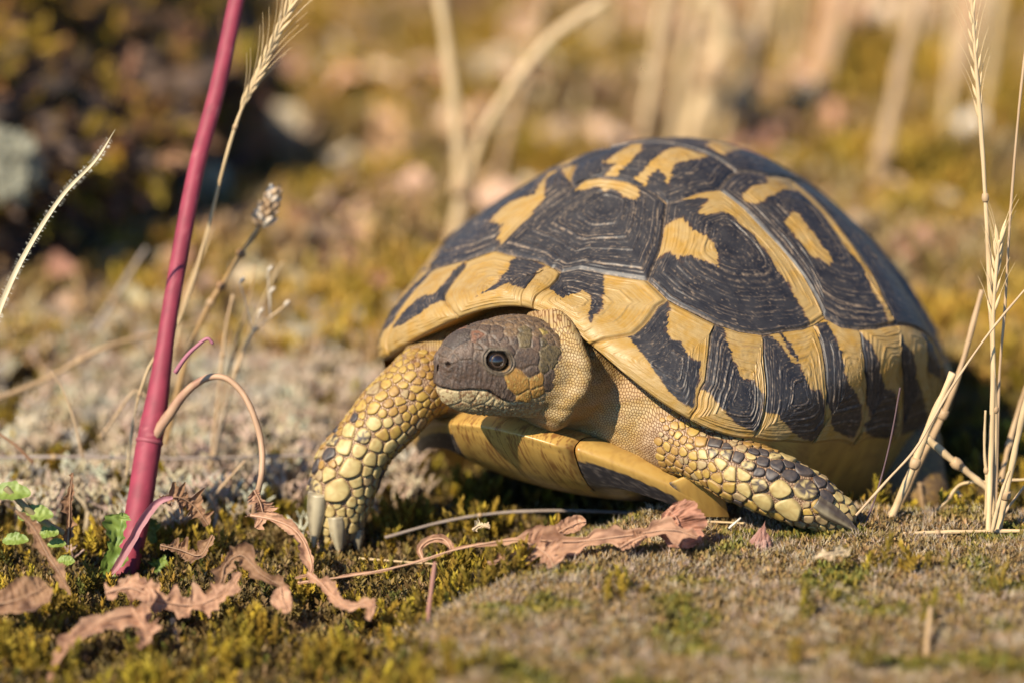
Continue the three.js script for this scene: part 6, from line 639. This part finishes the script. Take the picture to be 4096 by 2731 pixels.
// ribbon leaves: path, half width, curl across, lobes along the margin
function ribbon(P, w, curl, lobes, seed, prof = (t) => Math.sin(Math.PI * clamp(0.06 + 0.9 * t)) ** 0.6, n = 60, m = 8, upv = V(-0.15, 0.55, 0.8)) {
  const cv = new THREE.CatmullRomCurve3(P, false, 'centripetal'), pos = [], idx = [], R = rng(seed), ph = R() * 9;
  for (let i = 0; i <= n; i++) {
    const t = i / n, p = cv.getPoint(t), d = cv.getTangent(t), tw = 0.9 * curl * noise(t * 2.3 + ph, seed), s = V().crossVectors(d, upv).normalize(), q = V().crossVectors(s, d).normalize(); s.applyAxisAngle(d, tw); q.applyAxisAngle(d, tw);
    for (let j = 0; j <= m; j++) {
      const v = j / m * 2 - 1, lb = lobes ? (0.42 + 0.58 * ss(-0.35, 0.5, Math.sin(t * lobes * 6.283 + (v > 0 ? ph : ph + 2.2)))) * (0.8 + 0.5 * noise(t * 14, v > 0 ? 1 : 5, seed) + 0.25 * noise(t * 45, v > 0 ? 1 : 5, seed)) : 1 + 0.18 * noise(t * 9, v > 0 ? 1 : 5, seed) + 0.1 * noise(t * 33, v > 0 ? 1 : 5, seed), ww = w * prof(t) * lb;
      const f = p.clone().addScaledVector(s, ww * v).addScaledVector(q, curl * ww * (v * v - 0.3) + 0.25 * ww * noise(t * 10 + ph, v * 2.5, seed) + 0.05 * w * noise(t * 34, v * 5, seed) - 0.06 * w * (1 - Math.min(1, Math.abs(v) * 5)));
      pos.push(f.x, f.y, f.z);
    }
    if (i < n) for (let j = 0; j < m; j++) { const a = i * (m + 1) + j; idx.push(a, a + 1, a + m + 1, a + 1, a + m + 2, a + m + 1); }
  }
  return geo(pos, idx);
}
for (const [name, label, P, w, mat, curl, lobes, seed] of PL.leaves) {
  const P3 = pts(P), base = P3[0].clone(), L = P3.map((p) => p.clone().sub(base)), root = thing(name, label, 'dead leaf', 'dead leaves on the moss', base.toArray());
  mesh('blade', leafGrain(ribbon(L, w * 1.5e-4, curl * 0.7, lobes, seed, seed === 3 ? (t) => 0.16 + 0.84 * ss(0.42, 0.6, t) * ss(1.02, 0.9, t) : undefined, 110, 14), MAT[mat], seed), leafMat, root);
  mesh('midrib', grain(tube(L.map((p) => p.clone().add(V(0, 0.0001, 0.0001))), (t) => 0.00024 * (1 - 0.6 * t), 6, 6), mix3(MAT[mat], [0.6, 0.45, 0.32], 0.2), seed, 0.3), plantMat, root);
}
// the red stemmed plant
{
  const [P, r0, r1] = PL.redstem, P3 = pts(P), base = P3[0].clone(), loc = (l) => pts(l).map((p) => p.sub(base)), root = thing('red_stemmed_plant', 'tall crimson plant stem leaning up from green base leaves', 'plant', null, base.toArray());
  const L = loc(P), rad = (t) => interp(t, [0, 0.22, 0.30, 0.34, 0.42, 1], [r0, r0 * 0.98, r0 * 1.0, r0 * 0.9, r0 * 0.66, r1]) * 1e-4;
  mesh('stem', paint(tube(L, rad, 22, 14, 0.03), (x, y, z) => { const n = fbm(x * 500, y * 40, z * 500, 3), s = noise(x * 2500, y * 60, z * 2500), k = fbm(x * 200, y * 200, z * 200, 2); let c = mix3([0.27, 0.03, 0.055], [0.18, 0.02, 0.036], clamp(0.5 + 1.5 * n + 0.3 * s)); return mix3(c, [0.32, 0.075, 0.09], ss(0.25, 0.45, k + 0.3 * s)); }), std({ vertexColors: true, roughness: 0.66 }), root);
  const cv = new THREE.CatmullRomCurve3(L, false, 'centripetal'), q = cv.getPoint(0.245), d = cv.getTangent(0.245);
  mesh('node', grain(tube([q.clone().addScaledVector(d, -0.0006), q, q.clone().addScaledVector(d, 0.0006)], (t) => rad(0.245) * (1.0 + 0.09 * Math.sin(t * 3.14)), 20, 4), [0.28, 0.06, 0.08], 3), plantMat, root);
  const [cp, a, b] = PL.curlstalk; mesh('curled_leaf_stalk', paint(tube(loc(cp), (t) => lerp(a * 1.35, b, ss(0, 0.4, t)) * 1e-4, 10, 8, 0.15), (x, y, z) => mix3([0.26, 0.12, 0.08], [0.42, 0.255, 0.15], clamp((x - 0.006) * 60 + 2 * fbm(x * 300, y * 100, z * 300, 2)))), plantMat, root);
  const [hk, h0, h1] = PL.hook; mesh('leaf_hook', grain(tube(loc(hk), (t) => lerp(h0, h1, t) * 1e-4, 8, 6, 0.1), [0.34, 0.12, 0.16], 5), plantMat, root);
  mesh('leaf_sheath', grain(ribbon(loc(PL.sheath), 0.0011, 0.9, 0, 7), [0.44, 0.2, 0.22], 7, 0.4), leafMat, root);
  const green = new THREE.MeshPhysicalMaterial({ vertexColors: true, roughness: 0.55, side: THREE.DoubleSide });
  for (const [k, w, lb] of [['leafG1', 0.0046, 1.6], ['leafG2', 0.0028, 2], ['leafG3', 0.0028, 1]]) mesh('green_leaf', paint(ribbon(loc(PL[k]), w, 0.35, lb, 11, undefined, 50, 10, V(0.3, 0.5, 0.9)), (x, y, z) => mix3([0.10, 0.155, 0.02], [0.17, 0.225, 0.04], clamp(0.5 + 2 * fbm(x * 300, y * 300, z * 300, 3)))), green, root);
  // seedling with oval leaflets
  const sb = pts(PL.leafGL[0]), b2 = sb[0].clone(), sd = thing('green_seedling', 'green seedling with oval leaflets left of the red stem', 'plant', null, b2.toArray());
  mesh('stem', grain(tube(sb.map((p) => p.clone().sub(b2)), () => 0.0008, 7, 6, 0.2), [0.30, 0.24, 0.12], 4), plantMat, sd);
  for (const [x, y, z, w, l] of PL.leaflets) { const c = V(x, y, z).multiplyScalar(1e-4).sub(b2), h = l * 5e-5; mesh('leaflet', paint(ribbon([c.clone().add(V(-h, -h * 0.1, 0)), c.clone().add(V(0, h * 0.12, 0.0003)), c.clone().add(V(h, 0, 0))], w * 5e-5, 0.3, 0, x, (t) => Math.sin(Math.PI * clamp(0.02 + 0.96 * t)) ** 0.7, 24, 8, V(0, 0.75, 0.65)), (X, Y, Z) => mix3([0.12, 0.17, 0.022], [0.2, 0.25, 0.05], clamp(0.5 + 2 * fbm(X * 300, Y * 300, Z * 300, 3)))), green, sd); }
}
// stone chip and pebbles
const chip = (seed, r, sx, sy, sz, rough) => { const g = new THREE.IcosahedronGeometry(1, 12), p = g.attributes.position; for (let i = 0; i < p.count; i++) { const d = V(p.getX(i), p.getY(i), p.getZ(i)).normalize(), k = 1 + rough * fbm(d.x * 2 + seed, d.y * 2, d.z * 2, 3) + rough * 0.3 * noise(d.x * 9, d.y * 9, d.z * 9 + seed); p.setXYZ(i, d.x * r * sx * k, d.y * r * sy * k, d.z * r * sz * k); } g.computeVertexNormals(); return g; };
{
  const c = pts([PL.stone])[0], g = chip(3, 0.0046, 0.72, 1.25, 0.6, 0.5), p = g.attributes.position;
  for (let i = 0; i < p.count; i++) { const y = p.getY(i), k = clamp(1.05 - Math.max(0, y) / 0.0046 * 0.75); p.setX(i, p.getX(i) * k + y * 0.25); p.setZ(i, p.getZ(i) * k); }
  g.computeVertexNormals(); paint(g, (x, y, z) => mix3([0.25, 0.115, 0.085], [0.34, 0.2, 0.16], clamp(0.4 + 2 * fbm(x * 700, y * 700, z * 700, 3))));
  const o = mesh(numbered('stone_chip'), g, std({ vertexColors: true, roughness: 0.85 })); o.position.copy(c).add(V(0, 0.0022, 0)); tag(o, 'reddish pointed stone chip standing in the cushion moss', 'stone');
  { const w = V(...PL.lichenLump).multiplyScalar(1e-4), g = paint(chip(91, 0.008, 1, 1.25, 0.7, 0.9), (x, y, z) => mix3([0.27, 0.26, 0.19], [0.13, 0.12, 0.085], clamp(0.4 + 2 * fbm(x * 300, y * 300, z * 300, 3)))), o = mesh(numbered('lichen_clump'), g, std({ vertexColors: true, roughness: 0.95 })); o.position.copy(w); tag(o, 'pale grey green lichen clump on the dark mossy rock', 'lichen'); }
  PL.pebbles.forEach(([x, y, z, r], i) => {
    const w = V(x, y, z).multiplyScalar(1e-4), rr = r * 1.05 * (0.945 - w.z) / 15457, gg = paint(chip(20 + i, rr, 1, 0.75, 0.9, 0.35), (X, Y, Z) => mix3([0.62, 0.56, 0.48], [0.48, 0.4, 0.32], clamp(0.4 + 2 * fbm(X * 400, Y * 400, Z * 400 + i, 3))));
    const ob = mesh(numbered('pebble'), gg, std({ vertexColors: true, roughness: 0.85 })); ob.position.set(w.x, Math.max(w.y, ground(w.x, w.z)) + rr * 0.5, w.z); tag(ob, 'small pale pebble lying in the background moss', 'pebble', 'pale pebbles in the background moss');
  });
}

renderer.render(scene, camera);
